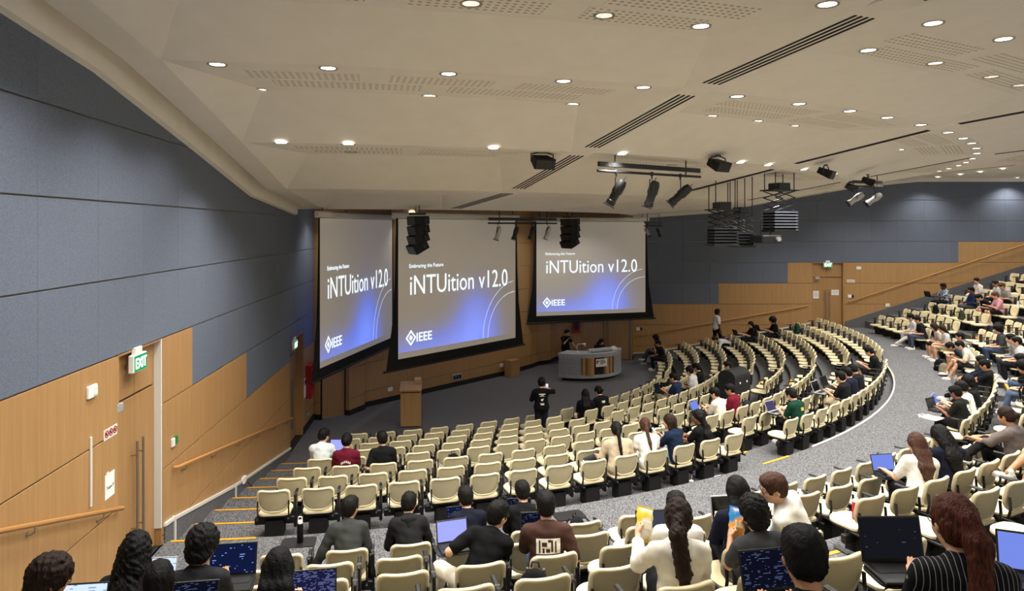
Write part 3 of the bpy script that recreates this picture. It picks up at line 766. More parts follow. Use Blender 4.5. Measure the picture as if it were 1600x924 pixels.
def doc_cam():
    e = empty('document_camera', (2.55, 27.12, 1.052), 0, 'white document camera with bent arm on the grey desk', 'camera')
    b = MB(); b.bbox((0,0,.02),(.16,.12,.04),.01); part('base', b, M['white'], e)
    a = MB(); a.tube([(0,0,.04),(-.05,0,.22),(.0,0,.34),(.20,0,.36)], .012, 8); part('arm', a, M['white'], e, smooth=60)
    h = MB(); h.bbox((.25,0,.34),(.12,.07,.07),.015); h.lathe([(.025,-.05),(.025,0)],10,(.27,0,.31)); part('camera_head', h, M['white'], e)
doc_cam()
def cup(p, label, mat='white', h=.11, straw=False, lid='dark'):
    e = empty('drink_cup', p, 0, label, 'cup'); b = MB(); b.lathe([(.026,0),(.036,h)], 14); part('cup_body', b, M[mat], e, smooth=50)
    l = MB(); l.lathe([(.039,h-.004),(.039,h+.006),(.030,h+.012)], 14); part('cup_lid', l, M[lid], e, smooth=50)
    if straw: s = MB(); s.tube([(0,0,h),(.012,0,h+.10)], .004, 6); part('straw', s, M['white'], e)
cup((3.0, 26.98, 1.052), 'white takeaway cup on the front edge of the grey desk', 'white', .14, lid='white')
b = MB(); b.bbox((0,0,.06),(.3,.2,.10),.01); e = empty('desk_phone', (4.0, 27.75, 1.052), R(40), 'small white desk phone at the right end of the curved desk', 'phone'); part('phone_body', b, M['white'], e)
b = MB(); b.bbox((0,0,.135),(.22,.05,.05),.015); part('handset', b, M['white'], e)
def plinth_box():
    e = empty('wooden_box', (-.12, 28.05, 0), R(47), 'small plain wooden box against the front wall left of the desk', 'box')
    b = MB(); b.bbox((0,-.18,.31),(.55,.34,.62),.01); part('box_body', b, M['wood'], e)
    k = MB(); k.bbox((0,-.18,.63),(.57,.36,.02),.004); part('box_lid', k, M['wood_d'], e)
plinth_box()
# ================================================================ wall signs and fittings
M['exit_g'] = emit_mat('lit_exit_green', '17A05A', 1.0); M['exit_w'] = emit_mat('lit_exit_white', 'F2FFF6', 2.2)
def exit_sign(wall, s, z, label, w=.36, h=.20, y=-.06):
    e = empty('exit_sign'); e.matrix_world = wall.matrix_basis @ Matrix.Translation((s, y, z)); tag(e, label, 'exit sign', 'exit signs')
    b = MB(); b.bbox((0,.02,0),(w+.04,.07,h+.03),.008); b.bbox((0,.03,h*.5+.05),(w*.55,.06,.10),.006); part('housing', b, M['white'], e)
    f = MB(); f.box((0,-.018,0),(w,.006,h)); part('green_face', f, M['exit_g'], e)
    text_mesh('EXIT', h*.95, M['exit_w'], e, (0, -.024, -h*.32), align='CENTER', sx=.85, bold=.004, name='exit_letters')
exit_sign(wl, 9.22*LS, 4.13, 'green EXIT sign above the near left door')
exit_sign(wl, 18.75*LS, 2.77, 'small dim green EXIT sign above the left stage door')
exit_sign(wr, 14.4, 4.20, 'green EXIT sign above the double door in the far right wall')
def plate(wall, s, z, w, h, mat, name, label, cat, d=.03, y=-.025):
    e = empty(name); e.matrix_world = wall.matrix_basis @ Matrix.Translation((s, y, z)); tag(e, label, cat)
    b = MB(); b.bbox((0,-d/2,0),(w,d,h),.004); part('plate', b, M[mat], e); return e
def onwall_left(px, py):
    s = 161.5-.2315*px; return 1095*.95/s*LS, 5.9-(py-356)/s*.95
s, z = onwall_left(138, 612); e = plate(wl, s, z, .20, .14, 'paper', 'wall_switch', 'pale yellow switch plate on the wood left of the near door', 'switch')
b = MB(); b.bbox((.045,-.035,0),(.07,.02,.10),.004); part('rocker', b, M['white'], e)
s, z = onwall_left(169, 676); e = plate(wl, s, z, .34, .13, 'white', 'prohibition_sign', 'white sign with three red prohibition rings beside the near door', 'sign', .006)
for k in range(3):
    rg = MB(); rg.tube([(-.105+.105*k+.04*math.cos(2*PI*q/14), -.008, .008+.04*math.sin(2*PI*q/14)) for q in range(15)], .006, 5); rg.tube([(-.105+.105*k-.028,-.008,.036),(-.105+.105*k+.028,-.008,-.02)], .005, 5)
    part('red_ring', rg, M['red'], e); kk = MB(); kk.box((-.105+.105*k,-.007,.005),(.03,.003,.03)); part('pictogram', kk, M['dark'], e)
s, z = onwall_left(168, 758); e = plate(wl, s, z, .24, .30, 'paper', 'paper_notice', 'white paper notice reading Team 9 taped beside the near door', 'notice', .003)
text_mesh('Team 9', .062, M['dark'], e, (0, -.005, -.04), align='CENTER', name='notice_text', ext=.0005)
tp = MB(); tp.box((-.06,-.005,.15),(.06,.002,.05)); part('tape', tp, M['white'], e)
s, z = onwall_left(137, 738); e = plate(wl, s, z, .035, .80, 'whitepaint', 'cable_duct', 'narrow vertical white cable duct on the near wood wall', 'duct', .02)
s, z = onwall_left(186, 637); e = plate(wl, s-.02, z, .16, .10, 'alu', 'door_closer', 'grey door closer box at the top of the near left door', 'door closer', .07, .04)
s, z = onwall_left(266, 692); e = plate(wl, s, z, .10, .12, 'white', 'door_release', 'white and green door release right of the near left door', 'switch', .03); b = MB(); b.bbox((.10,-.018,.01),(.10,.035,.12),.004); part('release_button', b, M['green'], e)
s, z = onwall_left(377, 750); e = plate(wl, s, z, .18, .12, 'white', 'wall_socket', 'white wall socket low on the left wall above the stairs', 'socket', .06); b = MB(); b.tube([(.05,-.05,-.03),(.12,-.09,-.12),(.3,-.3,-.5),(.7,-.7,-.62)], .008, 6); part('socket_cable', b, M['dark'], e)
s, z = onwall_left(479, 611); e = plate(wl, 20.55*LS, 1.42, .55, .95, 'red', 'hose_cabinet', 'red fire hose cabinet beside the left stage door', 'cabinet', .16); b = MB(); b.bbox((.03,-.17,.03),(.36,.02,.5),.004); part('cabinet_door', b, M['red'], e)
e = plate(wl, 20.18*LS, 1.28, .26, .55, 'paper', 'paper_notice', 'white notice sheet next to the red hose cabinet', 'notice', .01)
b = MB(); b.bbox((0,-.012,.17),(.15,.02,.14),.003); part('notice_clip', b, M['dark'], e)
plate(wl, 20.6*LS, .42, .2, .08, 'alu', 'wall_socket', 'grey socket strip low under the red hose cabinet', 'socket', .03)
def right_px(px, py): return (px-800)/1095*32, 5.9-(py-356)/1095*32
for (px, py, w, h, mat, nm, lb, ct, d) in ((1276, 461, .26, .34, 'paper', 'paper_notice', 'white notice sheet on the left leaf of the far right door', 'notice', .004), (1306, 457.5, .34, .24, 'paper', 'paper_notice', 'wide white notice on the right leaf of the far right door', 'notice', .004),
    (1341, 419, .22, .14, 'white', 'wall_switch', 'small white plate on the wood right of the far exit sign', 'switch', .03), (1329, 439.5, .36, .13, 'paper', 'prohibition_sign', 'long white and red prohibition sign right of the far door', 'sign', .006),
    (1327, 463, .18, .14, 'white', 'door_release', 'small white door release above the far upper handrail end', 'switch', .03), (1386, 477, .2, .14, 'white', 'wall_socket', 'white socket low on the wood above the far sloping skirting', 'socket', .03), (997, 514, .2, .14, 'white', 'door_release', 'white switch plate right of the stage double doors', 'switch', .03),
    (1276, 434.5, .22, .1, 'alu', 'door_closer', 'grey door closer above the far right door', 'door closer', .06)):
    x, z = right_px(px, py); e = plate(wr, x, z, w, h, mat, nm, lb, ct, d, (.075 if px in (1276, 1306) and py > 440 else -.025))
    if nm == 'paper_notice': b = MB(); [b.box((0,-.006,h*.3-k*h*.13),(w*.7,.002,h*.05)) for k in range(5)]; part('printed_lines', b, M['alu'], e)
    if nm == 'prohibition_sign':
        for k in range(3): rg = MB(); rg.tube([(-.11+.11*k+.04*math.cos(2*PI*q/10), -.009, .04*math.sin(2*PI*q/10)) for q in range(11)], .008, 4); part('red_ring', rg, M['red'], e)
    if nm == 'door_release': b = MB(); b.bbox((.13,-.02,0),(.1,.04,.13),.004); part('release_button', b, M['dark'], e)
# front wall fittings
fwm = Matrix.Translation((FW[5][0], FW[5][1], 0)) @ Matrix.Rotation(math.atan2(FW[6][1]-FW[5][1], FW[6][0]-FW[5][0]), 4, 'Z')
class W: pass
wfr = W(); wfr.matrix_basis = fwm
plate(wfr, 1.05, .42, .2, .13, 'white', 'wall_socket', 'white wall socket on the front wall left of the lectern', 'socket')
e = plate(wfr, 4.15, .35, .5, .22, 'alu', 'floor_panel_box', 'grey outlet panel low on the front wall right of the lectern', 'outlet', .04); b = MB(); [b.box((-.14+.14*k,-.05,0),(.1,.02,.14)) for k in range(3)]; part('outlet_insert', b, M['dark'], e)
plate(wfr, 6.6, .42, .2, .13, 'white', 'wall_socket', 'white wall socket on the front wall near the small wooden box', 'socket')
wfr.matrix_basis = Matrix.Translation((FW[10][0], FW[10][1], 0)) @ Matrix.Rotation(A10, 4, 'Z')
M['blue'] = base_mat('blue_sign', '1F3B73', .5)
e = plate(wfr, .95, 1.60, .34, .72, 'red', 'extinguisher_cabinet', 'dark red extinguisher cabinet on the wall behind the desk', 'cabinet', .14, -.04); b = MB(); b.bbox((0,-.15,.02),(.2,.02,.5),.004); part('cabinet_glass', b, M['dark'], e)
for (s, z, lb) in ((1.42, 2.35, 'blue information sign above the stage, right of the red cabinet'),):
    e = plate(wfr, s, z, .36, .24, 'blue', 'blue_sign', lb, 'sign', .02); b = MB(); b.box((.03,-.012,.03),(.16,.004,.09)); b.box((0,-.012,-.07),(.28,.004,.03)); part('sign_print', b, M['alu'], e)
wfr.matrix_basis = Matrix.Translation((FW[7][0], FW[7][1], 0)) @ Matrix.Rotation(math.atan2(FW[8][1]-FW[7][1], FW[8][0]-FW[7][0]), 4, 'Z')
e = plate(wfr, .32, 2.16, .30, .30, 'blue', 'blue_sign', 'blue information sign on the pier left of the desk presenter', 'sign', .02); b = MB(); b.box((0,-.012,-.08),(.2,.004,.05)); b.box((.02,-.012,.04),(.12,.004,.1)); part('sign_print', b, M['alu'], e)
# ================================================================ handrails
def rail(wall, s0, z0, s1, z1, label):
    e = empty('handrail'); e.matrix_world = wall.matrix_basis @ Matrix.Translation((s0, -.10, z0)); tag(e, label, 'handrail', 'wooden handrails')
    L = s1-s0; dz = z1-z0; b = MB(); b.tube([(0,.05,-.0),(0,0,0),(L,0,dz),(L,.05,dz)], .026, 10); part('rail', b, M['wood_h'], e, smooth=60)
    n = max(2, int(abs(L)/1.15))
    for k in range(n):
        f = (k+.25)/(n-.4); q = MB(); x, z = L*f, dz*f
        q.tube([(x,0,z-.02),(x,.0,z-.07),(x,.04,z-.10),(x,.085,z-.10)], .010, 6); q.lathe([(.03,0),(.03,.012)], 10, M=Matrix.Translation((x,.086,z-.10)) @ Matrix.Rotation(R(90),4,'X')); part('bracket', q, M['steel'], e)
rail(wl, 10.43*LS, 2.33, 18.2*LS, .95, 'long wooden handrail sloping down the left wall between the doors')
rail(wl, 1.0, 4.83, 8.66*LS, 2.43, 'wooden handrail at the bottom left corner before the near door')
rail(wr, 5.65, .96, 13.5, 2.36, 'lower wooden handrail on the far right wall left of the door')
rail(wr, 15.35, 2.52, 27.0, 6.35, 'upper wooden handrail climbing the far right wall beyond the door')
# ================================================================ lighting bars, speakers and projector lifts
M['chrome_r'] = base_mat('silver_lamp_housing', 'B9B9B9', .35, .6)
def spot(p, rz, tilt, label, sc=1.0, shiny=False, group='stage spotlights', clamp=.16):
    e = empty('stage_spotlight', p, rz, label, 'spotlight', group); e.scale = (sc,)*3
    c = MB(); c.tube([(0,0,0),(0,0,-.10)], .014, 6); c.bbox((0,0,0),(.05,.06,.08),.01); part('clamp', c, M['dark'], e)
    y = MB(); y.tube([(-.13,0,-.40),(-.13,0,-.12),(.13,0,-.12),(.13,0,-.40)], .010, 6); part('yoke', y, M['dark'], e)
    T = Matrix.Translation((0,0,-.40)) @ Matrix.Rotation(tilt, 4, 'X')
    b = MB(); b.lathe([(.03,.27),(.075,.26),(.10,.18),(.105,.02),(.085,-.02),(.08,-.16),(.092,-.17),(.092,-.25),(.08,-.26)], 14, M=T); part('barrel', b, M['chrome_r'] if shiny else M['dark'], e, smooth=40)
    f = MB(); f.box((0,0,-.28),(.22,.22,.012), M=T); part('colour_frame', f, M['dark'], e)
    h = MB(); h.tube([tuple(T @ Vector(q)) for q in ((-.06,0,.24),(-.06,.0,.33),(.06,0,.33),(.06,0,.24))], .008, 6); part('rear_handle', h, M['dark'], e)
    k = MB(); k.lathe([(.02,-.02),(.02,.02)], 8, M=Matrix.Translation((.15,0,-.40)) @ Matrix.Rotation(R(90),4,'Y')); part('knob', k, M['dark'], e)
def bar(p0, p1, z, ceil_z, label, sep=.13, ext=.0):
    dx, dy = p1[0]-p0[0], p1[1]-p0[1]; L = math.hypot(dx, dy); a = math.atan2(dy, dx)
    e = empty('lighting_bar', (p0[0], p0[1], z), a, label, 'lighting bar'); b = MB(); b.bbox((L/2,0,0),(L,.06,.09),.008); part('cable_trunking', b, M['dark'], e)
    t = MB(); t.tube([(-.02,0,-sep),(L+.02,0,-sep)], .026, 10); part('pipe', t, M['dark'], e, smooth=60)
    for f in (.15, .85):
        h = MB(); h.tube([(L*f,0,-sep-.03),(L*f,0,ceil_z-z)], .014, 6); part('hanger', h, M['dark'], e)
    return lambda f: (p0[0]+dx*f, p0[1]+dy*f, z-sep)
B1 = bar((1.62, 13.15), (3.95, 14.75), 7.10, 7.36, 'long black lighting bar with three lanterns under the middle of the ceiling')
spot(B1(.16), R(75), R(30), 'left lantern of the three hanging on the long black bar')
spot(B1(.50), R(60), R(18), 'middle lantern of the three hanging on the long black bar')
spot(B1(.79), R(80), R(48), 'right lantern of the three, tilted most, on the long black bar', shiny=False)
B2 = bar((-.72, 21.6), (1.45, 22.9), 6.17, 6.6, 'black lighting bar in front of the gap between middle and right screens')
for f, lb in ((.13, 'leftmost'), (.38, 'second from left'), (.62, 'third from left'), (.86, 'rightmost')):
    spot(B2(f), R(70+30*f), R(18), '%s of four short lanterns on the bar between the screens' % lb, .78, shiny=f in (.13,.86))
B3 = bar((5.0, 26.4), (5.75, 26.9), 6.10, 6.42, 'short lighting bar at the right edge of the right screen')
for f, lb in ((.15, 'left'), (.8, 'right')): spot(B3(f), R(40), R(-40+20*f), '%s small lantern on the short bar beside the right screen' % lb, .62, shiny=f<.5)
B4 = bar((10.1, 21.0), (11.3, 21.4), 7.28, 7.75, 'short lighting bar high in front of the far blue wall')
for f, lb in ((.2, 'left'), (.75, 'right')): spot(B4(f), R(80), R(55), '%s silver lantern tilted before the far blue wall' % lb, .95, shiny=True)
def ceil_speaker(p, rz, label, w=.40):
    e = empty('ceiling_speaker', p, rz, label, 'speaker', 'ceiling speakers')
    y = MB(); y.tube([(-w*.55,0,-.20),(-w*.55,0,-.06),(0,0,-.01),(w*.55,0,-.06),(w*.55,0,-.20)], .014, 6); y.lathe([(.05,-.02),(.05,.0)], 10); part('yoke', y, M['dark'], e)
    T = Matrix.Translation((0,0,-.19)) @ Matrix.Rotation(R(-25),4,'X')
    b = MB(); b.loops([[(-w*.38,-.16,-.07),(w*.38,-.16,-.07),(w*.38,-.16,.07),(-w*.38,-.16,.07)], [(-w*.5,.16,-.10),(w*.5,.16,-.10),(w*.5,.16,.10),(-w*.5,.16,.10)]], M=T); part('cabinet', b, M['darkmat'], e)
    g = MB(); g.bbox((0,.168,0),(w*.92,.012,.17),.004, M=T); part('grille', g, M['dark'], e)
ceil_speaker((.56, 13.0, 7.32), R(200), 'black ceiling speaker left of the long lighting bar')
ceil_speaker((4.15, 14.1, 7.36), R(215), 'black ceiling speaker just right of the long lighting bar')
ceil_speaker((7.35, 16.4, 7.38), R(232), 'black ceiling speaker between the projector lift and the far lamps')
ceil_speaker((9.75, 19.2, 7.36), R(245), 'black ceiling speaker above the silver lanterns', .36)
ceil_speaker((10.6, 21.9, 7.35), R(255), 'small black ceiling speaker just beyond the silver lanterns', .34)
def line_array(p, rz, label, n=4):
    e = empty('line_array_speaker', p, rz, label, 'speaker', 'hanging speaker arrays')
    f = MB(); f.box((0,0,.05),(.5,.3,.05)); f.tube([(-.15,0,.05),(-.15,0,.42)], .012, 6); f.tube([(.15,0,.05),(.15,0,.42)], .012, 6); part('flying_frame', f, M['dark'], e)
    y = 0; z = 0; ang = 0
    for k in range(n):
        b = MB(); h = .25; ang = R(3+5.5*k)
        T = Matrix.Translation((0, y, z)) @ Matrix.Rotation(-ang*1.3, 4, 'X')
        b.loops([[(-.30,-.22,-h+.02),(.30,-.22,-h+.02),(.30,-.22,-.02),(-.30,-.22,-.02)], [(-.32,.18,-h),(.32,.18,-h),(.32,.18,-.0),(-.32,.18,0)]], M=T)
        bb = part('speaker_box', b, M['darkmat'], e)
        g = MB(); g.box((0,.19,-h/2),(.6,.02,h-.03), M=T); g.box((-.33,-.1,-h/2),(.02,.06,.1), M=T); part('grille', g, M['dark'], bb)
        z -= h*math.cos(ang); y += h*math.sin(ang)*.55
line_array((-2.55, 18.9, 6.22), R(118), 'left curved black speaker array hanging before the middle screen')
line_array((2.0, 24.3, 6.22), R(118), 'right curved black speaker array hanging before the right screen')
M['cage_d'] = base_mat('dark_steel_slat', '5C606A', .4, .7)
M['cage'] = base_mat('pale_blue_steel', 'A9AFC0', .35, .7)
def lift(p, rz, zt, scissor, slats, w, label, tall, bright=False):
    """motorised projector lift: rods, motor box, scissor arms, folded slat cage"""
    e = empty('projector_lift', (p[0], p[1], zt), rz, label, 'projector lift', 'projector lifts')
    r = MB()
    for x, y in ((-w*.4,-.2),(w*.4,-.2),(w*.4,.2),(-w*.4,.2)): r = MB(); r.tube([(x,y,0),(x,y,tall)], .012, 6); part('hanging_rod', r, M['dark'], e)
    b = MB(); b.bbox((0,0,.10),(w*.5,.4,.17),.01); b.box((0,0,0),(w*1.1,.5,.03)); part('motor_box', b, M['dark'], e)
    z = -.02; hs = scissor/3
    s = MB()
    for k in range(3):
        for y in (-.22,.22):
            s.tube([(-w*.42,y,z-k*hs),(w*.42,y,z-(k+1)*hs)], .016, 5); s.tube([(w*.42,y,z-k*hs),(-w*.42,y,z-(k+1)*hs)], .016, 5)
    part('scissor_arms', s, M['dark'], e)
    z0 = z-scissor; hc = slats*.075
    for k in range(slats):
        q = MB(); q.box((0,0,z0-.03-k*.075),(w,.52,.022 if bright else .014)); part('cage_slat', q, M['cage'] if bright else M['cage_d'], e)
    c = MB(); c.box((0,0,z0-hc/2-.02),(w*.9,.44,hc)); part('cage_core', c, M['void'], e)
    q = MB(); q.bbox((0,0,z0-hc-.05),(w*1.04,.55,.05),.008); part('bottom_plate', q, M['dark'], e)
lift((5.15, 17.2), R(8), 6.34, .42, 5, .62, 'left projector lift of three, with dark slatted cage', .95)
lift((5.85, 17.9), R(8), 6.24, .44, 4, .50, 'middle projector lift of three, the narrowest one', 1.0)
lift((6.75, 17.7), R(20), 6.84, .50, 6, .72, 'right projector lift of three, with bright slats, hung highest', .70, True)
e = empty('ceiling_projector', (6.3, 17.4, 5.62), R(200), 'black projector hanging under the right projector lift', 'projector')
b = MB(); b.bbox((0,0,0),(.6,.5,.2),.03); part('projector_case', b, M['dark'], e)
b = MB(); b.lathe([(.06,0),(.06,.06)], 12, M=Matrix.Translation((-.15,.25,0)) @ Matrix.Rotation(R(-90),4,'X')); part('lens', b, M['chrome_r'], e)
b = MB(); [b.tube([(x,0,.1),(x,0,.45)], .015, 6) for x in (-.15,.15)]; part('mount', b, M['dark'], e)
# ================================================================ covered flight case among the seats
def case():
    e = empty('covered_case', CASE_P, R(-48), 'tall black covered case with rounded top standing among the seats', 'case')
    P = [(-.26,.02),(.26,.02),(.27,1.0)]+[(.27*math.cos(R(180*k/8)), .98+.22*math.sin(R(180*k/8))) for k in range(9)]+[(-.27,1.0)]
    b = MB(); b.loops([[(x,-.42,z) for x, z in P[::-1]], [(x,.42,z) for x, z in P[::-1]]]); part('black_cover', b, M['darkmat'], e)
    for y in (-.15, .22): q = MB(); q.lathe([(.03,0),(.03,.008)], 10, M=Matrix.Translation((.268,y,.84)) @ Matrix.Rotation(R(90),4,'Y')); part('white_label', q, M['paper'], e)
    for x in (-.2,.2):
        for y in (-.35,.35): q = MB(); q.lathe([(.025,-.015),(.025,.015)], 8, M=Matrix.Translation((x,y,.025)) @ Matrix.Rotation(R(90),4,'Y')); part('castor', q, M['dark'], e)
case()
# ================================================================ figures: implicit surfaces meshed with surface nets
def surface_nets(f, org, h):
    nx, ny, nz = f.shape; ins = f < 0
    c = [ins[i:nx-1+i, j:ny-1+j, k:nz-1+k] for i in (0,1) for j in (0,1) for k in (0,1)]
    s = np.zeros(c[0].shape, np.int8)
    for q in c: s += q
    act = (s > 0) & (s < 8)
    idx = np.argwhere(act)
    if len(idx) == 0: return np.zeros((0,3)), np.zeros((0,4), int)
    vid = -np.ones(act.shape, np.int64); vid[act] = np.arange(len(idx))
    I, J, K = idx.T
    cv = np.stack([f[I+i, J+j, K+k] for i in (0,1) for j in (0,1) for k in (0,1)], 1)
    off = np.array([(i,j,k) for i in (0,1) for j in (0,1) for k in (0,1)], float)
    acc = np.zeros((len(idx),3)); cnt = np.zeros(len(idx))
    for a in range(8):
        for b in range(a+1, 8):
            if abs(off[a]-off[b]).sum() != 1: continue
            fa, fb = cv[:,a], cv[:,b]; m = (fa < 0) != (fb < 0)
            t = np.where(m, fa/np.where(m, fa-fb, 1), 0)
            acc += np.where(m[:,None], off[a]+(off[b]-off[a])*t[:,None], 0); cnt += m
    V = (idx+acc/cnt[:,None])*h+org
    Q = []
    for ax in range(3):
        sl0 = [slice(None)]*3; sl1 = [slice(None)]*3; sl0[ax] = slice(0,-1); sl1[ax] = slice(1,None)
        A, B = ins[tuple(sl0)], ins[tuple(sl1)]; e = np.argwhere(A != B)
        u, v = [(1,2),(2,0),(0,1)][ax]
        ok = (e[:,u] > 0) & (e[:,v] > 0) & (e[:,u] < f.shape[u]-1) & (e[:,v] < f.shape[v]-1); e = e[ok]
        if len(e) == 0: continue
        flip = A[tuple(e.T)]
        def cell(du, dv):
            q = e.copy(); q[:,u] += du; q[:,v] += dv; return vid[tuple(q.T)]
        q = np.stack([cell(-1,-1), cell(0,-1), cell(0,0), cell(-1,0)], 1)
        q = np.where(flip[:,None], q, q[:,::-1]); Q.append(q)
    return V, np.concatenate(Q)
class SDF:
    def __init__(s): s.p = []
    def cap(s, a, b, ra, rb=None, k=.03): s.p.append(('c', np.array(a, float), np.array(b, float), ra, ra if rb is None else rb, k)); return s
    def ell(s, c, r, Rm=None, k=.03): s.p.append(('e', np.array(c, float), np.array(r, float), np.eye(3) if Rm is None else np.array(Rm, float), None, k)); return s
    def bounds(s, infl):
        lo = np.full(3, 1e9); hi = np.full(3, -1e9)
        for t, a, b, c, d, k in s.p:
            if t == 'c': m = max(c, d); l = np.minimum(a,b)-m; h = np.maximum(a,b)+m
            else: m = b.max(); l = a-m; h = a+m
            lo = np.minimum(lo, l); hi = np.maximum(hi, h)
        return lo-infl, hi+infl
    def grid(s, h, infl=0.0, margin=.03):
        lo, hi = s.bounds(infl+margin); n = np.ceil((hi-lo)/h).astype(int)+2
        s.ax = [lo[i]+h*np.arange(n[i]) for i in range(3)]; s.org = lo; s.h = h
        f = np.full(n, .2, np.float32)
        for t, a, b, c, d, k in s.p:
            if t == 'c': m = max(c,d)+infl+.09; l = np.minimum(a,b)-m; u = np.maximum(a,b)+m
            else: m = b.max()+infl+.09; l = a-m; u = a+m
            i0 = np.maximum(0, np.floor((l-lo)/h).astype(int)); i1 = np.minimum(n, np.ceil((u-lo)/h).astype(int)+1)
            if (i1 <= i0).any(): continue
            X, Y, Z = np.meshgrid(*[s.ax[i][i0[i]:i1[i]] for i in range(3)], indexing='ij', sparse=True)
            if t == 'c':
                ba = b-a; L2 = max(1e-9, ba @ ba); px, py, pz = X-a[0], Y-a[1], Z-a[2]
                tt = np.clip((px*ba[0]+py*ba[1]+pz*ba[2])/L2, 0, 1)
                dist = np.sqrt((px-tt*ba[0])**2+(py-tt*ba[1])**2+(pz-tt*ba[2])**2)-(c+tt*(d-c))
            else:
                px, py, pz = X-a[0], Y-a[1], Z-a[2]; q = [c[0][i]*px+c[1][i]*py+c[2][i]*pz for i in range(3)]
                k0 = np.sqrt(sum((q[i]/b[i])**2 for i in range(3)))+1e-9; k1 = np.sqrt(sum((q[i]/b[i]**2)**2 for i in range(3)))+1e-9
                dist = k0*(k0-1)/k1
            dist = dist-infl; sub = f[i0[0]:i1[0], i0[1]:i1[1], i0[2]:i1[2]]
            if k > 0:
                hh = np.maximum(k-np.abs(sub-dist), 0)/k; sub[...] = np.minimum(sub, dist)-hh*hh*k*.25
            else: sub[...] = np.minimum(sub, dist)
        return f
    def mesh(s, h, infl=0.0, post=None):
        f = s.grid(h, infl)
        if post is not None: f = post(f, *np.meshgrid(*s.ax, indexing='ij', sparse=True))
        return surface_nets(f, s.org, h)
def np_mesh(name, V, Q, ang=180):
    me = bpy.data.meshes.new(name); V = np.asarray(V, np.float32); Q = np.asarray(Q, np.int32)
    me.vertices.add(len(V)); me.vertices.foreach_set('co', V.ravel()); me.loops.add(Q.size); me.loops.foreach_set('vertex_index', Q.ravel())
    me.polygons.add(len(Q)); me.polygons.foreach_set('loop_start', np.arange(0, Q.size, 4, dtype=np.int32))
    me.update(calc_edges=True); me.validate(); me.polygons.foreach_set('use_smooth', [True]*len(me.polygons)); return me
def rotm(ax, a):
    return np.array(Matrix.Rotation(a, 3, ax))
def ik(a, t, l1, l2, pole):
    a, t, pole = np.array(a, float), np.array(t, float), np.array(pole, float)
    d = t-a; D = np.linalg.norm(d); D2 = min(D, (l1+l2)*.995); u = d/max(D, 1e-6); t = a+u*D2
    x = (l1*l1-l2*l2+D2*D2)/(2*D2); hgt = math.sqrt(max(0, l1*l1-x*x)); w = pole-u*(pole @ u); w /= max(1e-6, np.linalg.norm(w))
    return a+u*x+w*hgt, t
# three shared right hands (wrist at origin, fingers along +Y, palm down -Z, thumb on -X)
HANDS = {}
def make_hand(kind):
    s = SDF(); curl = {'flat': (.10,.15,.12), 'relax': (.35,.5,.4), 'grip': (.9,1.1,.8)}[kind]
    s.cap((0,-.02,0), (0,.02,0), .024, .026, .02); s.ell((0,.055,0), (.040,.045,.015), k=.02)
    for x, l in ((-.027,.072), (-.009,.082), (.010,.076), (.027,.060)):
        p = np.array((x,.088,0)); a = 0
        for q, fr in enumerate((.45,.32,.23)):
            a -= curl[q]; n = p+l*fr*np.array((x*.6, math.cos(a), math.sin(a))); s.cap(p, n, .0092-.001*q, .0085-.001*q, .006); p = n
    s.cap((-.028,.025,-.004), (-.055,.055,-.014 if kind != 'flat' else -.006), .0125, .011, .012); s.cap((-.055,.055,-.012), (-.052 if kind == 'flat' else -.035,.088,-.022), .0105, .0085, .008)
    return s.mesh(.0062)
for kd in ('flat', 'relax', 'grip'): HANDS[kd] = make_hand(kd)
SHOE = {}
def mk_shoe():
    s = SDF(); s.cap((0,-.04,.035), (0,.14,.03), .040, .036, .03); s.ell((0,.13,.028), (.046,.07,.030)); s.cap((0,-.035,.05), (0,-.03,.10), .042, .040, .03)
    V, Q = s.mesh(.013, 0, lambda f, X, Y, Z: np.maximum(f, -(Z+0*X+0*Y))); SHOE['up'] = np_mesh('shoe', V, Q)
    o = [(x*.052+(.004), y) for x, y in ((1,-.05),(1,.05),(1.02,.12),(.7,.185),(0,.205),(-.7,.185),(-1.02,.12),(-1,.05),(-1,-.05),(-.6,-.088),(.6,-.088))]
    b = MB(); b.prism(o, 0, .022); SHOE['sole'] = b.mesh('sole')
mk_shoe()
b = MB(); b.lathe([(.002,.012),(.007,.0105),(.0115,.004),(.012,-.004)], 10, M=Matrix.Rotation(R(-90),4,'X')); EYE = b.mesh('eye', 60)
b = MB(); b.lathe([(.0005,.0128),(.005,.0118),(.0056,.0105)], 8, M=Matrix.Rotation(R(-90),4,'X')); IRIS = b.mesh('iris', 60)
b = MB(); b.loops([[(-.022,0,-.003),(-.022,.006,0),(-.022,0,.003),(-.022,-.006,0)], [(0,.004,-.009),(0,.011,0),(0,.004,.007),(0,-.006,0)], [(.022,0,-.003),(.022,.006,0),(.022,0,.003),(.022,-.006,0)]]); LIPS = b.mesh('lips', 90)
b = MB(); b.loops([[(-.017,-.002,-.004),(-.017,.003,-.003),(-.017,-.002,0)], [(0,.002,.001),(0,.006,.003),(0,.001,.006)], [(.016,.001,-.001),(.016,.005,0),(.016,0,.003)]]); BROW = b.mesh('eyebrow', 90)
M['eyewhite'] = base_mat('eye_white', 'E8E2DA', .3); M['iris'] = base_mat('dark_iris', '1E1410', .2); M['lips'] = base_mat('lips', 'A5665A', .5)
SKIN = {k: noise_mat('skin_'+k, a, b2, 18, .55) for k, a, b2 in (('light','D9A98A','D09E7E'), ('tan','C08C68','B8845F'), ('brown','8A5A3E','805238'), ('dark','5C3A28','543423'))}
CL = {}
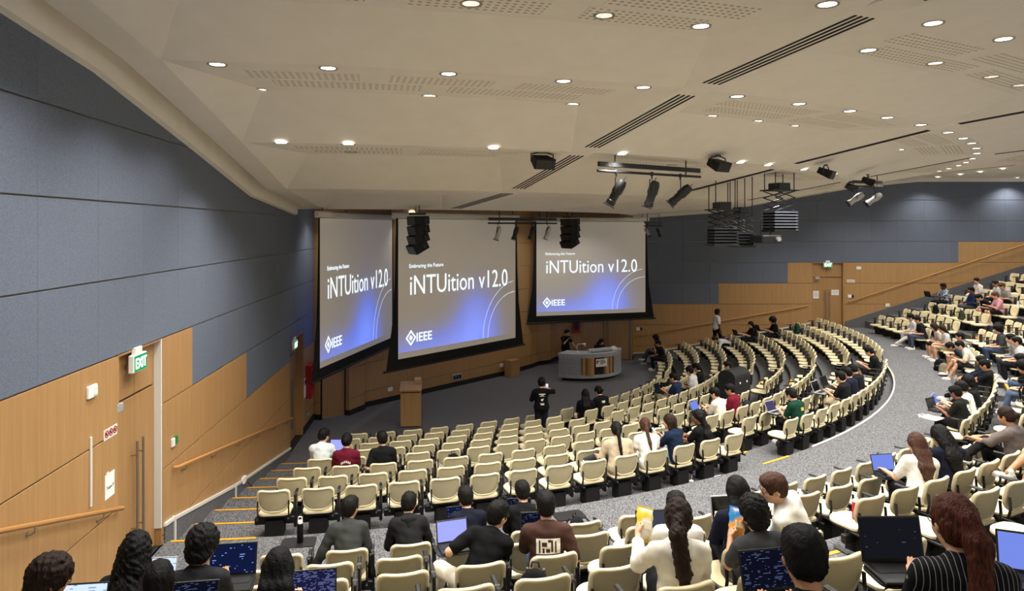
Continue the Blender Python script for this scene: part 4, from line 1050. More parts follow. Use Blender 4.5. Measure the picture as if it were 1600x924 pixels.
def cloth(col, kind='plain'):
    if (col, kind) not in CL:
        c = lin(col); d = tuple(x*.82 for x in c[:3])
        def hx(c): return ''.join('%02X' % int(255*max(0, min(1, (12.92*x if x <= .0031308 else 1.055*x**(1/2.4)-.055)))) for x in c[:3])
        m = noise_mat('cloth_%s_%s' % (col, kind), col, hx(d), 9, .85, bump=.25, detail=3, bdist=.012, spec=.15)
        if kind in ('stripe', 'check'):
            t = m.node_tree; bb = t.nodes['Principled BSDF']; src = bb.inputs['Base Color'].links[0].from_socket; tc = t.nodes['Texture Coordinate']
            w = t.nodes.new('ShaderNodeTexWave'); w.wave_type = 'BANDS'; w.bands_direction = 'X'; w.inputs['Scale'].default_value = 13 if kind == 'stripe' else 5; w.inputs['Distortion'].default_value = .3 if kind == 'stripe' else 6
            r = t.nodes.new('ShaderNodeValToRGB'); r.color_ramp.elements[0].position = .955 if kind == 'stripe' else .55; r.color_ramp.elements[1].position = .985 if kind == 'stripe' else .65
            mx = t.nodes.new('ShaderNodeMix'); mx.data_type = 'RGBA'; mx.inputs['B'].default_value = lin('9A9A9C' if kind == 'stripe' else 'B9C6D6')
            t.links.new(tc.outputs['Object'], w.inputs[0]); t.links.new(w.outputs[0], r.inputs[0]); t.links.new(r.outputs[0], mx.inputs['Factor']); t.links.new(src, mx.inputs['A']); t.links.new(mx.outputs['Result'], bb.inputs['Base Color'])
        CL[(col, kind)] = m
    return CL[(col, kind)]
def hair_mat(name, a, b2):
    m = noise_mat(name, a, b2, 3.5, .62, (30,30,4), bump=.9, detail=5, bdist=.008, spec=.18); return m
HAIRM = {'black': hair_mat('black_hair','050505','110F0F'), 'dark': hair_mat('dark_brown_hair','160E0A','33221A'), 'brown': hair_mat('brown_hair','2B1A11','54382A'), 'auburn': hair_mat('auburn_hair','2A120A','5E2E1C'), 'light': hair_mat('light_brown_hair','3A281C','6A4C36')}
PEOPLE = []
def person(pos, rz, label, lean=.12, bend=.15, side=0, tyaw=0, hp=.15, hy=0, hr=0, lh=(-.12,.27,.60), rh=(.12,.27,.60), hand='relax', lf=(-.11,.36,.0), rf=(.11,.36,.0), stand=False,
           hair='short', hc='black', skin='light', top='222226', topk='plain', sleeve=.75, legs='1D1D22', legl=1.0, shoe='E8E6E2', glasses=False, cap=None, h=None, scale=1.0, slim=1.0,
           arms_in=.35, elbow=None, pelvis=None, kneeout=.0, mask=False, legk='plain', group='people seated in the hall', cat='person', knees=None):
    pos = Vector(pos); dist = math.hypot(pos.x, pos.y)
    h = h or (.0125 if dist < 6 else .015 if dist < 9.5 else .021 if dist < 16 else .028)
    e = empty('person', pos, rz, label, cat, group); e.scale = (scale,)*3
    P0 = np.array(pelvis if pelvis is not None else ((0,0,.93) if stand else (0,-.065,SEATZ+.09)), float)
    T = rotm('Z', tyaw) @ rotm('Y', side) @ rotm('X', -lean); T2 = T @ rotm('X', -bend)
    mid = P0+T @ np.array((0,.0,.26))
    def tp(x, y, z): return P0+T @ np.array((x,y,z)) if z <= .26 else mid+T2 @ np.array((x,y,z-.26))
    nb = tp(0,-.02,.50)
    N = rotm('Z', tyaw+hy) @ rotm('Y', hr+side*.4) @ rotm('X', -hp)
    hcn = nb+ (T2 @ np.array((0,.015,.055)))+N @ np.array((0,.028,.115))
    HS = 1.12; hd = lambda x, y, z: hcn+N @ np.array((x*HS,y*HS,z*HS))
    w = slim
    torso = [('e', tp(0,0,.02), (.165*w,.118,.13), T), ('e', tp(0,.008,.15), (.142*w,.105,.18), T), ('e', tp(0,.002,.34), (.160*w,.112,.17), T2), ('c', tp(-.125*w,-.018,.435), tp(.125*w,-.018,.435), .066, .066), ('c', tp(0,-.02,.45), nb, .085, .06)]
    sh = {-1: tp(-.178*w,-.012,.430), 1: tp(.178*w,-.012,.430)}
    arm = {}
    for sg, tgt in ((-1, lh), (1, rh)):
        pole = np.array(elbow[sg] if elbow else (sg*arms_in, -.35, -1.0)); el, wr_ = ik(sh[sg], tgt, .285, .25, pole); arm[sg] = (sh[sg], el, wr_)
    leg = {}
    for sg, ft in ((-1, lf), (1, rf)):
        hip = P0+np.array((sg*.088,.02,-.0)); ank = np.array(ft)+np.array((0,-.02,.085)); pole = np.array((sg*kneeout, 1.0, .55 if not stand else .1))
        if knees: pole = np.array(knees[sg])
        kn, an = ik(hip, ank, .43, .42, pole); leg[sg] = (hip, kn, an)
    # ---- body: one surface
    B = SDF()
    for q in torso:
        if q[0] == 'e': B.ell(q[1], np.array(q[2])*.94, q[3], .05)
        else: B.cap(q[1], q[2], q[3]*.92, q[4]*.92, .05)
    B.cap(nb, hd(0,-.022,-.06), .054, .050, .03)
    B.ell(hd(0,-.008,.012), (.084,.107,.114), N, .02); B.ell(hd(0,.022,-.060), (.062,.074,.069), N, .04); B.cap(hd(0,.048,-.098), hd(0,.066,-.090), .024, .020, .03)
    B.cap(hd(0,.086,.008), hd(0,.106,-.028), .011, .017, .012); B.cap(hd(-.012,.096,-.034), hd(.012,.096,-.034), .011, .011, .01)
    B.cap(hd(-.035,.074,.022), hd(.035,.074,.022), .018, .018, .02); B.cap(hd(-.04,.058,-.03), hd(.04,.058,-.03), .027, .027, .03)
    for sg in (-1, 1): B.ell(hd(sg*.080,-.008,-.012), (.012,.022,.035), N, .008)
    for sg in (-1, 1):
        a, el, wr_ = arm[sg]; B.cap(a, el, .050, .040, .03); B.cap(el, wr_, .040, .026, .02)
        hp_, kn, an = leg[sg]; B.cap(hp_, kn, .080, .055, .05); B.cap(kn, kn+(an-kn)*.35, .052, .054, .03); B.cap(kn+(an-kn)*.35, an, .054, .036, .03); B.cap(an, an+np.array((0,.02,-.05)), .036, .034, .02)
    V, Q = B.mesh(h)
    Vs, Qs = [V], [Q]; n = len(V)
    for sg in (-1, 1):
        a, el, wr_ = arm[sg]; d = wr_-el; d /= np.linalg.norm(d)
        up = np.array((-sg*.35, 0, 1.0)) if hand != 'grip' else np.array((sg*1.0,-.2,.4))
        x = np.cross(d, up); x /= max(1e-6, np.linalg.norm(x)); z = np.cross(x, d)
        Hm = np.stack([x, d, z], 1); v, q = HANDS[hand]; v = v.copy()
        if sg < 0: v[:,0] *= -1; q = q[:,::-1]
        Vs.append(v @ Hm.T+wr_); Qs.append(q+n); n += len(v)
    put('body', np_mesh('body', np.concatenate(Vs), np.concatenate(Qs)), SKIN[skin], e)
    # ---- top
    S = SDF()
    for qi, q in enumerate(torso[:-1]):
        if q[0] == 'e': S.ell(q[1], np.array(q[2])*((1.13, 1.09)[qi] if qi < 2 else 1.0), q[3], .05)
        else: S.cap(q[1], q[2], q[3], q[4], .05)
    S.cap(tp(0,-.02,.44), tp(0,-.022,.475), .088, .070, .04)
    for sg in (-1, 1):
        a, el, wr_ = arm[sg]; S.cap(a, a+(el-a)*min(1, sleeve), .056, .052, .04)
        if sleeve > 1: S.cap(el, el+(wr_-el)*(sleeve-1), .048, .036, .03)
    def wr1(f, X, Y, Z):
        return f+.0035*(np.sin(X*38+Z*23)*np.sin(Y*31-Z*27)+.6*np.sin(Z*61+X*17+Y*9))
    V, Q = S.mesh(h, .014, wr1); tp_o = put('top', np_mesh('top', V, Q), cloth(top, topk), e)
    # ---- legs
    S = SDF(); S.ell(P0+np.array((0,0,.0)), (.165*w,.125,.125), k=.05); S.ell(tp(0,0,.06), (.150*w,.112,.09), T, .05)
    for sg in (-1, 1):
        hp_, kn, an = leg[sg]; f1 = min(1, legl*2)
        S.cap(hp_, hp_+(kn-hp_)*f1, .084, .060, .05)
        if legl > .5: S.cap(kn, kn+(an-kn)*(legl*2-1)*.93, .058, .046, .03)
    V, Q = S.mesh(h, .014, wr1); put('trousers' if legl > .6 else 'shorts', np_mesh('trousers', V, Q), cloth(legs, legk), e)
    for sg, ft in ((-1, lf), (1, rf)):
        an = leg[sg][2]; pit = 0
        so = put('shoe', SHOE['up'], cloth(shoe), e, tuple(an+np.array((0,.0,-.085))), (0, 0, -sg*.12), per_obj=True); put('sole', SHOE['sole'], M['white'], so)
    # ---- hair
    if hair:
        S = SDF(); S.ell(hd(0,-.014,.024), (.101,.121,.122), N, .02); curly = hair in ('curly', 'longcurly', 'afro', 'curlytail')
        if hair in ('short', 'curly'): S.ell(hd(0,.035,.078), (.082,.068,.052), N, .03); S.ell(hd(0,-.055,-.035), (.078,.060,.062), N, .03)
        if hair == 'curly' or hair == 'afro': S.ell(hd(0,-.01,.045), (.116,.132,.124), N, .03); S.ell(hd(0,-.06,-.05), (.094,.068,.068), N, .03)
        if hair == 'afro': S.ell(hd(0,-.02,.04), (.14,.15,.14), N, .03)
        if hair in ('long', 'longcurly'):
            for sx in (-1, 0, 1):
                a = hd(sx*.052,-.060 if sx == 0 else -.040,0); m1 = hd(sx*.062,-.085,-.12); m2 = tp(sx*.062,-.125,.35); S.cap(a, m1, .056, .046, .04); S.cap(m1, m2, .046, .040, .04); S.cap(m2, tp(sx*.042,-.135,.22), .040, .018, .04)
            if hair == 'longcurly': S.ell(hd(0,-.06,-.08), (.118,.078,.115), N, .05); S.ell(tp(0,-.125,.38), (.10,.045,.10), N, .05)
        if hair in ('tail', 'curlytail', 'braid'):
            S.ell(hd(0,-.05,-.02), (.084,.074,.085), N, .03); S.ell(hd(0,-.122,.015), (.032,.032,.032), N, .015)
            a = hd(0,-.125,.01); m1 = hd(0,-.165,-.07); m2 = tp(0,-.16,.33); r = .060 if hair == 'curlytail' else .034
            S.cap(a, m1, .034, r, .02); S.cap(m1, m2, r, r*.9, .02); S.cap(m2, tp(.01,-.15,.20), r*.9, .016, .02)
        if hair == 'bigtail':
            S.ell(hd(0,-.05,-.02), (.090,.078,.09), N, .03); a = hd(0,-.105,.03); m1 = hd(.005,-.150,-.06); m2 = tp(.01,-.155,.34); S.cap(a, m1, .050, .056, .03); S.cap(m1, m2, .056, .050, .03); S.cap(m2, tp(.03,-.15,.10), .050, .016, .03); S.cap(m2, tp(-.03,-.14,.15), .036, .016, .03)
        if hair == 'bun': S.ell(hd(0,-.05,-.02), (.084,.074,.08), N, .03); S.ell(hd(0,-.128,-.005), (.048,.042,.048), N, .015)
        if hair == 'bob':
            for sx in (-1, 1): S.cap(hd(sx*.060,-.01,.0), hd(sx*.066,-.005,-.11), .044, .036, .04)
            S.cap(hd(0,-.06,0), hd(0,-.065,-.11), .076, .060, .04)
        Ni = N.T
        def cut(f, X, Y, Z):
            px, py, pz = X-hcn[0], Y-hcn[1], Z-hcn[2]
            x = Ni[0,0]*px+Ni[0,1]*py+Ni[0,2]*pz; y = Ni[1,0]*px+Ni[1,1]*py+Ni[1,2]*pz; z = Ni[2,0]*px+Ni[2,1]*py+Ni[2,2]*pz
            face = np.sqrt((x/.080)**2+((y-.125)/.118)**2+((z+.048)/.108)**2)-1
            g = np.maximum(f, -face*.07)
            if hair in ('short', 'tail', 'bun', 'braid', 'bigtail', 'curlytail'):
                ear = np.sqrt(((np.abs(x)-.102)/.036)**2+((y-.012)/.032)**2+((z+.028)/.045)**2)-1; g = np.maximum(g, -ear*.03)
            if hair == 'short': g = np.maximum(g, -(z+.098)+0*x)
            if curly: wq = np.sin(x*37+y*29)*.9+np.sin(y*41-z*33)*.9; g = g+.009*(np.sin(x*83+wq)*np.sin(y*77+1.3*wq)*np.sin(z*71-wq))-.004+.0045*np.sin(x*131+y*97+z*113+3*wq)
            else: g = g+.0030*np.sin(np.arctan2(x, y+.02)*30+z*14)+.0022*np.sin(z*45+x*120+y*40)+.0018*np.sin(np.arctan2(x, y+.05)*61-z*20)
            return g
        V, Q = S.mesh(min(h, .016) if not curly or dist > 9 else .010, 0, cut); put('hair', np_mesh('hair', V, Q), HAIRM[hc], e)
    NM = Matrix([list(N[0]), list(N[1]), list(N[2])]).to_euler()
    for sg in (-1, 1):
        ey = put('eye', EYE, M['eyewhite'], e, tuple(hd(sg*.031,.080,.006)), NM); put('iris', IRIS, M['iris'], ey)
        put('eyebrow', BROW, HAIRM[hc], e, tuple(hd(sg*.032,.090,.030)), NM, per_obj=True)
    put('lips', LIPS, M['lips'], e, tuple(hd(0,.082,-.064)), NM)
    if glasses:
        g = MB()
        for sg in (-1, 1):
            g.tube([tuple(hd(sg*.033+.024*math.cos(2*PI*k/14), .098, .004+.019*math.sin(2*PI*k/14))) for k in range(15)], .0026, 5); g.tube([tuple(hd(sg*.057,.096,.008)), tuple(hd(sg*.083,.0,.008))], .0026, 5)
        g.tube([tuple(hd(-.010,.100,.006)), tuple(hd(.010,.100,.006))], .0026, 5); part('glasses', g, M['dark'], e)
    if mask:
        S = SDF(); S.ell(hd(0,.062,-.058), (.052,.050,.045), N, .01); V, Q = S.mesh(.014); put('face_mask', np_mesh('face_mask', V, Q), M['paper'], e)
    if cap:
        S = SDF(); S.ell(hd(0,-.010,.040), (.108,.128,.104), N, .02)
        V, Q = S.mesh(.015, 0, lambda f, X, Y, Z: np.maximum(f, -((X-hcn[0])*N[0,2]+(Y-hcn[1])*N[1,2]+(Z-hcn[2])*N[2,2]-.035))); cp = put('cap', np_mesh('cap', V, Q), cloth(cap), e)
        b = MB(); pk = [hd(.075*math.cos(R(a)), .07+.085*math.sin(R(a)), .042) for a in range(0, 181, 20)]; pk2 = [p+N @ np.array((0,0,.008)) for p in pk]; b.loops([[tuple(p) for p in pk], [tuple(p) for p in pk2]]); part('peak', b, cloth(cap), cp)
    e['__h'] = 0; del e['__h']
    loc = {'hd': hd, 'tp': tp, 'T2': T2, 'arm': arm, 'top': tp_o, 'e': e}
    PEOPLE.append(loc); return loc
USED = set()
def seat_at(b, k, ang, tol=99):
    c = [(abs(a-ang), key) for key, (p, a) in FREE.items() if key[0] == b and key[1] == k and key not in USED]
    c.sort(); key = c[0][1]; USED.add(key)
    if c[0][0] > 1.6: print('SEAT far', b, k, ang, c[0][0])
    if key in LATER:
        LATER.discard(key); p, a = FREE[key]; CHAIR_E.append(chair(p, R(a), chair_label(*key), 'cream lecture chairs'))
    return FREE[key]
CHAIR_E = [o for o in bpy.data.objects if o.name.startswith('lecture_chair')]
def sit(b, k, ang, label, turn=0, dr=0, dang=0, dz=0, exact=False, **kw):
    p, a = seat_at(b, k, ang); a2 = a
    q = pol(math.hypot(p.x-PC[0], p.y-PC[1])-dr, (ang if exact else a)+dang, p.z+dz)
    return person(q, R(a2)+turn, label, **kw)
# ================================================================ laptops
def ui_mat(name, bg, fg, s, lines=16, dens=.45, accent=None):
    """a lit display: rows of text-like dashes on a plain ground (object x/z)"""
    m = bpy.data.materials.new(name); m.use_nodes = True; t = m.node_tree; out = t.nodes['Material Output']
    tc = t.nodes.new('ShaderNodeTexCoord'); sp = t.nodes.new('ShaderNodeSeparateXYZ'); t.links.new(tc.outputs['Object'], sp.inputs[0])
    def n(op, a, b2=None):
        q = t.nodes.new('ShaderNodeMath'); q.operation = op
        for i, v in enumerate((a, b2)):
            if v is None: continue
            if hasattr(v, 'links'): t.links.new(v, q.inputs[i])
            else: q.inputs[i].default_value = v
        return q.outputs[0]
    z = n('MULTIPLY', sp.outputs['Z'], lines/.19); row = n('LESS_THAN', n('FRACT', z), .38)
    cb = t.nodes.new('ShaderNodeCombineXYZ'); t.links.new(n('MULTIPLY', sp.outputs['X'], 26), cb.inputs[0]); t.links.new(n('MULTIPLY', n('FLOOR', z), 7.3), cb.inputs[1])
    nz = t.nodes.new('ShaderNodeTexNoise'); nz.inputs['Scale'].default_value = 1.0; nz.inputs['Detail'].default_value = 1; t.links.new(cb.outputs[0], nz.inputs[0])
    k = n('MULTIPLY', row, n('GREATER_THAN', nz.outputs[0], 1-dens))
    mx = t.nodes.new('ShaderNodeMix'); mx.data_type = 'RGBA'; mx.inputs['A'].default_value = lin(bg); mx.inputs['B'].default_value = lin(fg); t.links.new(k, mx.inputs['Factor'])
    e = t.nodes.new('ShaderNodeEmission'); t.links.new(mx.outputs['Result'], e.inputs[0]); e.inputs[1].default_value = s; t.links.new(e.outputs[0], out.inputs[0])
    return m
UI = {'white': ui_mat('display_white_page', 'C9DBF2', '7F95B8', 1.0, 9, .42), 'lilac': ui_mat('display_lilac_page', '9DA3EE', 'B9BCF6', .95, 7, .3), 'code': ui_mat('display_dark_code', '0E1020', '5C6B94', .75, 24, .42), 'navy': ui_mat('display_navy_page', '10183A', '7C93D8', .9, 12, .36), 'dark': ui_mat('display_dark_window', '14161C', '4A5160', .9, 18, .30),
      'grey': ui_mat('display_grey_page', '3C414C', '7D8490', .9, 5, .25), 'blue': ui_mat('display_blue_page', '6F83D8', '8FA0E8', .95, 5, .25), 'off': base_mat('display_off', '08090C', .15), 'red': ui_mat('display_code_red_bar', '1A1B3C', '7880B4', .85, 24, .48), 'purple': ui_mat('display_dim_purple', '4A4468', '645C88', .9, 6, .3)}
LAPM = {}
def lap_meshes():
    b = MB(); b.bbox((0,0,.009), (.34,.235,.016), .005); LAPM['base'] = b.mesh('laptop_base')
    b = MB(); b.box((0,.03,.0185), (.29,.10,.003)); LAPM['keys'] = b.mesh('keyboard')
    b = MB(); b.bbox((0,.0,.115), (.34,.010,.23), .004); LAPM['lid'] = b.mesh('laptop_lid')
    b = MB(); b.box((0,-.0062,.118), (.318,.002,.20)); LAPM['disp'] = b.mesh('display')
lap_meshes()
def laptop(p, rz, ui, label, open_deg=108, body='dark', sc=1.0):
    e = empty('laptop', p, rz, label, 'laptop'); e.scale = (sc,)*3
    bm_ = M['alu'] if body == 'silver' else M['dark']
    put('laptop_base', LAPM['base'], bm_, e, per_obj=True); put('keyboard', LAPM['keys'], M['darkmat'], e, per_obj=True)
    l = put('laptop_lid', LAPM['lid'], bm_, e, (0,.115,.012), (R(90-open_deg),0,0), per_obj=True); put('display', LAPM['disp'], UI[ui], l, per_obj=True)
    return e
def L2W(loc, p):                                     # local point of a person -> world
    e = loc['e']; return e.location + Matrix.Rotation(e.rotation_euler.z, 3, 'Z') @ (Vector(p)*e.scale.x)
def lap(loc, ui, label, p=(.0,.42,.60), turn=0, open_deg=108, body='dark', sc=1.0, tablet=True):
    q = L2W(loc, p); rz = loc['e'].rotation_euler.z+turn
    o = laptop(q, rz, ui, label, open_deg, body, sc)
    if tablet: writing_tablet(q-Vector((0,0,.014)), rz)
    return o
TAB = MB().prism(rrect(.42,.28,.06,4), 0, .012).mesh('writing_tablet')
TABN = [0]
TARM = MB().tube([(.19,-.10,.0),(.21,-.35,-.03),(.21,-.42,-.20)], .014, 6).mesh('tablet_arm')
def writing_tablet(p, rz, label=None):
    """black fold-out writing tablet: a part of the nearest chair"""
    best = min((o for o in CHAIR_E), key=lambda o: (o.location-Vector((p[0],p[1],p[2]-.65))-Matrix.Rotation(o.rotation_euler.z,3,'Z') @ Vector((0,.4,0))).length)
    mw = Matrix.Translation(p) @ Matrix.Rotation(rz, 4, 'Z'); ml = best.matrix_basis.inverted() @ mw
    o = put('writing_tablet', TAB, M['dark'], best); o.matrix_basis = ml
    a = put('tablet_arm', TARM, M['dark'], o)
def phone(p, rz, label, pitch=50):
    e = empty('phone', p, rz, label, 'phone'); e.rotation_euler = (R(pitch),0,rz); b = MB(); b.bbox((0,0,0),(.075,.15,.009),.004); part('phone_body', b, M['dark'], e)
    d = MB(); d.box((0,0,.0052),(.068,.14,.001)); part('display', d, UI['white'], e)
def backpack(p, rz, label, mat='000000', sc=1.0, lie=0):
    e = empty('backpack', p, rz, label, 'backpack'); e.scale = (sc,)*3; e.rotation_euler = (lie,0,rz); m = cloth(mat)
    S = SDF(); S.ell((0,0,.22), (.17,.12,.24)); S.ell((0,.06,.15), (.13,.09,.13)); S.cap((-.12,-.03,.08),(.12,-.03,.08),.08,.08)
    V, Q = S.mesh(.022, 0, lambda f, X, Y, Z: np.maximum(f, -(Z+0*X+0*Y))); put('bag_body', np_mesh('bag_body', V, Q), m, e)
    b = MB(); b.tube([(-.04,-.05,.45),(-.03,-.05,.50),(.03,-.05,.50),(.04,-.05,.45)], .010, 6); part('top_handle', b, M['dark'], e)
    for sx in (-1,1): b = MB(); b.tube([(sx*.08,-.09,.42),(sx*.09,-.16,.30),(sx*.09,-.14,.12),(sx*.10,-.07,.05)], .014, 6); part('shoulder_strap', b, M['dark'], e)
    b = MB(); b.tube([(-.11,.125,.20),(0,.155,.235),(.11,.125,.20)], .005, 5); part('zip', b, M['alu'], e)
def seat_pt(b, k, ang, z=SEATZ, use=False, fw=0):
    p, a = min(FREE[key] for key in [min((kk for kk in FREE if kk[0] == b and kk[1] == k), key=lambda kk: abs(FREE[kk][1]-ang))]) if False else FREE[min((kk for kk in FREE if kk[0] == b and kk[1] == k), key=lambda kk: abs(FREE[kk][1]-ang))]
    q = pol(math.hypot(p.x-PC[0], p.y-PC[1])-fw, a, p.z+z); return q, R(a)
TY = dict(lh=(-.10,.36,.72), rh=(.13,.36,.72), hand='flat')          # typing
# ---------------------------------------------------------------- bottom left corner
f = sit('U', 5, 7.15, exact=True, scale=.97, label='man with thick curly black hair and glasses in the bottom left corner, head turned right', hair='curly', hc='dark', skin='tan', top='2A2A30', hy=-.8, glasses=True, hp=.25, **TY)
lap(f, 'white', 'laptop with a white page and green block, bottom left corner of the rows', (.02,.42,.60))
f = sit('U', 4, 7.6, exact=True, label='woman with very long wavy black hair near the left wall door', hair='longcurly', skin='tan', top='1C1C20', sleeve=1.9, hp=.2, **TY)
lap(f, 'white', 'laptop with a bright white page right of the long-haired woman', (-.03,.42,.60), 0, 112, 'silver')
f = sit('U', 5, 8.7, exact=True, scale=.92, label='person with straight black hair cropped by the bottom edge, left of the code laptop', hair='bob', skin='light', top='202228', hp=.45, **TY)
lap(f, 'code', 'laptop with dark code window in front of the bottom-edge person', (.11,.42,.60))
f = sit('U', 4, 8.7, exact=True, label='man with short messy black hair working at a large dark laptop', hair='curly', skin='tan', top='26262A', hp=.3, hy=-.25, **TY)
lap(f, 'navy', 'large black laptop with a dark blue page below the yellow step nosing', (.14,.42,.64), 0, 106, 'dark', 1.15)
f = sit('U', 5, 10.4, exact=True, scale=.94, label='woman with centre-parted black hair at the bottom edge beside a code laptop', hair='long', skin='light', top='1B1B1F', hp=.5, **TY)
lap(f, 'red', 'laptop with code and a red bar at the bottom edge', (.20,.42,.60))
# ---------------------------------------------------------------- first rows above the walkway, left
A1 = sit('U', 1, 10.9, 'man in a dark grey sweater turning his head right, beside the black bottle', hair='short', top='3C3F3E', sleeve=1.85, skin='tan', lean=.28, bend=.25, hp=.1, hy=-.55, glasses=True, lh=(-.42,.10,.40), rh=(.15,.35,.60), legs='17171A', rf=(.30,.42,0))
A2 = sit('U', 1, 13.4, 'man in a black hooded sweatshirt leaning forward in the first row above the walkway', hair='short', top='1E1F21', sleeve=1.9, lean=.40, bend=.22, hp=.35, hy=-.3, lh=(-.16,.42,.60), rh=(.22,.40,.60))
S = SDF(); S.cap(A2['tp'](-.06,-.085,.46), A2['tp'](.06,-.085,.46), .045, .045, .04); S.cap(A2['tp'](0,-.10,.45), A2['tp'](0,-.11,.36), .05, .02, .04); V, Q = S.mesh(.014); put('hood', np_mesh('hood', V, Q), cloth('1E1F21'), A2['e'])
A3 = sit('U', 1, 14.9, 'man in a navy T-shirt with short hair facing a laptop in the first row', hair='short', top='131726', lean=.22, hp=.3, **TY)
lap(A3, 'navy', 'laptop open in front of the man in the navy T-shirt', (.0,.46,.58))
A5 = sit('U', 1, 16.8, turn=-0.2, label='person in black long sleeves bent over a code laptop ahead of the brown T-shirt', hair='short', top='141416', sleeve=1.9, lean=.18, hp=.3, hy=.1, **TY)
lap(A5, 'code', 'code laptop ahead of the person in black long sleeves', (.0,.46,.60))
A4 = sit('U', 3, 14.3, 'man in a black T-shirt and white trousers leaning towards his neighbour', hair='short', top='0F1012', lean=.38, side=.30, tyaw=-.25, bend=.2, hp=.25, hy=-.75, glasses=True, legs='E6E0D2', lh=(-.20,.30,.68), rh=(.20,.40,.62), lf=(-.36,.40,0), rf=(.12,.40,0), knees={-1:(-.55,1,.6), 1:(.1,1,.55)}, hand='relax', elbow={-1:(-1,-.1,-.6), 1:(.4,-.3,-1)})
lap(A4, 'lilac', 'laptop with a plain lilac page left of the man in white trousers', (-.12,.50,.60), .08, 104)
A6 = sit('U', 3, 16.0, turn=-0.22, label='man in a brown T-shirt with a white print on the back', hair='short', top='4A332C', lean=.10, bend=.08, hp=.12, slim=1.08, legs='4C6A94', sleeve=.85, lh=(-.14,.36,.68), rh=(.30,.18,.60), hand='flat')
def back_print(loc, w, h, zc, mat, name, rows=None, xo=0, bumps=None, col2=None):
    """flat print lying on the back of the top"""
    me = loc['top'].data; T2i = loc['T2'].T; c = loc['tp'](0,0,.34)
    co = np.array([v.co for v in me.vertices]); lo = (co-c) @ loc['T2']; back = lo[:,1] < 0; pts = lo[back]
    def yat(x, z):
        d = (pts[:,0]-x)**2+(pts[:,2]-z)**2; k = np.argsort(d)[:5]; return pts[k,1].min()-.006
    def add(x0, x1, z0, z1, m, nm, lift=0):
        b = MB(); nx = max(1, int((x1-x0)/.03)); nz = max(1, int((z1-z0)/.03)); V = []
        for j in range(nz+1):
            for i in range(nx+1):
                x, z = x0+(x1-x0)*i/nx, z0+(z1-z0)*j/nz; V.append(tuple(c+loc['T2'] @ np.array((x, yat(x, z)-lift, z))))
        b.add(V, [(j*(nx+1)+i, j*(nx+1)+i+1, (j+1)*(nx+1)+i+1, (j+1)*(nx+1)+i) for j in range(nz) for i in range(nx)]); part(nm, b, m, loc['e'])
    return add
M['print'] = base_mat('white_shirt_print', 'EDEBE6', .8); M['printd'] = cloth('4A332C'); M['printr'] = base_mat('maroon_letters', '7E1522', .8)
ad = back_print(A6, 0,0,0,None,'')
ad(-.115,.125,-.10,.045, M['print'], 'shirt_print'); ad(-.115,.125,-.17,-.115, M['print'], 'shirt_print')
for x0, x1, z0, z1 in ((-.09,-.075,-.09,.03),(-.06,-.01,-.03,.01),(-.02,.02,-.085,-.05),(.03,.05,-.08,.03),(.07,.085,-.09,.02),(-.055,-.035,-.09,-.045),(.0,.03,.01,.035)): ad(x0,x1,z0,z1, M['printd'], 'print_shape', .004)
for k in range(8): ad(-.105+.029*k, -.105+.029*k+.012, -.160,-.128, M['printd'], 'print_letter', .004)
lap(A6, 'code', 'code laptop tilted in front of the brown T-shirt', (-.04,.46,.60), .05)
# ---------------------------------------------------------------- bottom middle group
Bm = sit('U', 4, 18.2, exact=True, scale=.95, turn=-.30, label='person with a smooth black bowl haircut and white T-shirt with maroon letters', hair='short', top='ECEAE6', lean=.10, hp=.2, hy=-.15, glasses=True, **TY)
ad = back_print(Bm, 0,0,0,None,'')
for x0, x1, z0, z1 in ((.00,.016,-.12,-.04),(.045,.061,-.12,-.04),(.0,.061,-.125,-.105),(.085,.101,-.12,-.04),(.085,.135,-.125,-.108),(.085,.135,-.055,-.038),(.128,.144,-.115,-.05)): ad(x0,x1,z0,z1, M['printr'], 'shirt_letter', .002)
lap(Bm, 'grey', 'big dark grey laptop left of the white T-shirt with maroon letters', (-.05,.46,.56), .12, 104, 'dark', 1.2)
B3 = sit('U', 4, 19.8, exact=True, turn=-.30, label='woman in navy with long black hair half hidden behind the curly-haired man', hair='long', top='15182B', sleeve=1.9, hp=.3, **TY)
lap(B3, 'off', 'black laptop with dark screen beside the hidden woman in navy', (.12,.46,.60), .10, 102, 'silver', 1.15)
B5 = sit('U', 4, 21.5, exact=True, scale=1.06, turn=0, label='man with brown hair and white shirt leaning left to talk', hair='short', hc='brown', top='E8E6DF', sleeve=1.8, lean=.30, side=-.35, tyaw=.55, hy=.65, hp=.25, glasses=True, legs='33353A')
B2 = sit('U', 5, 16.9, exact=True, turn=-.30, label='woman in a white blouse with a curly brown ponytail', hair='curlytail', hc='dark', skin='light', top='E9E4D8', sleeve=1.7, lean=.06, bend=.05, hp=.15, hy=-.25, lh=(-.24,.36,.86), rh=(.12,.30,.62), hand='grip', legs='141416')
B4 = sit('U', 5, 18.7, exact=True, scale=.93, turn=-.30, label='man in a charcoal T-shirt with thick curly black hair holding crisps', hair='curly', top='3B3D40', lean=.12, side=-.12, hp=.2, hy=.15, lh=(-.20,.34,.80), rh=(.02,.38,.86), hand='grip', skin='tan')
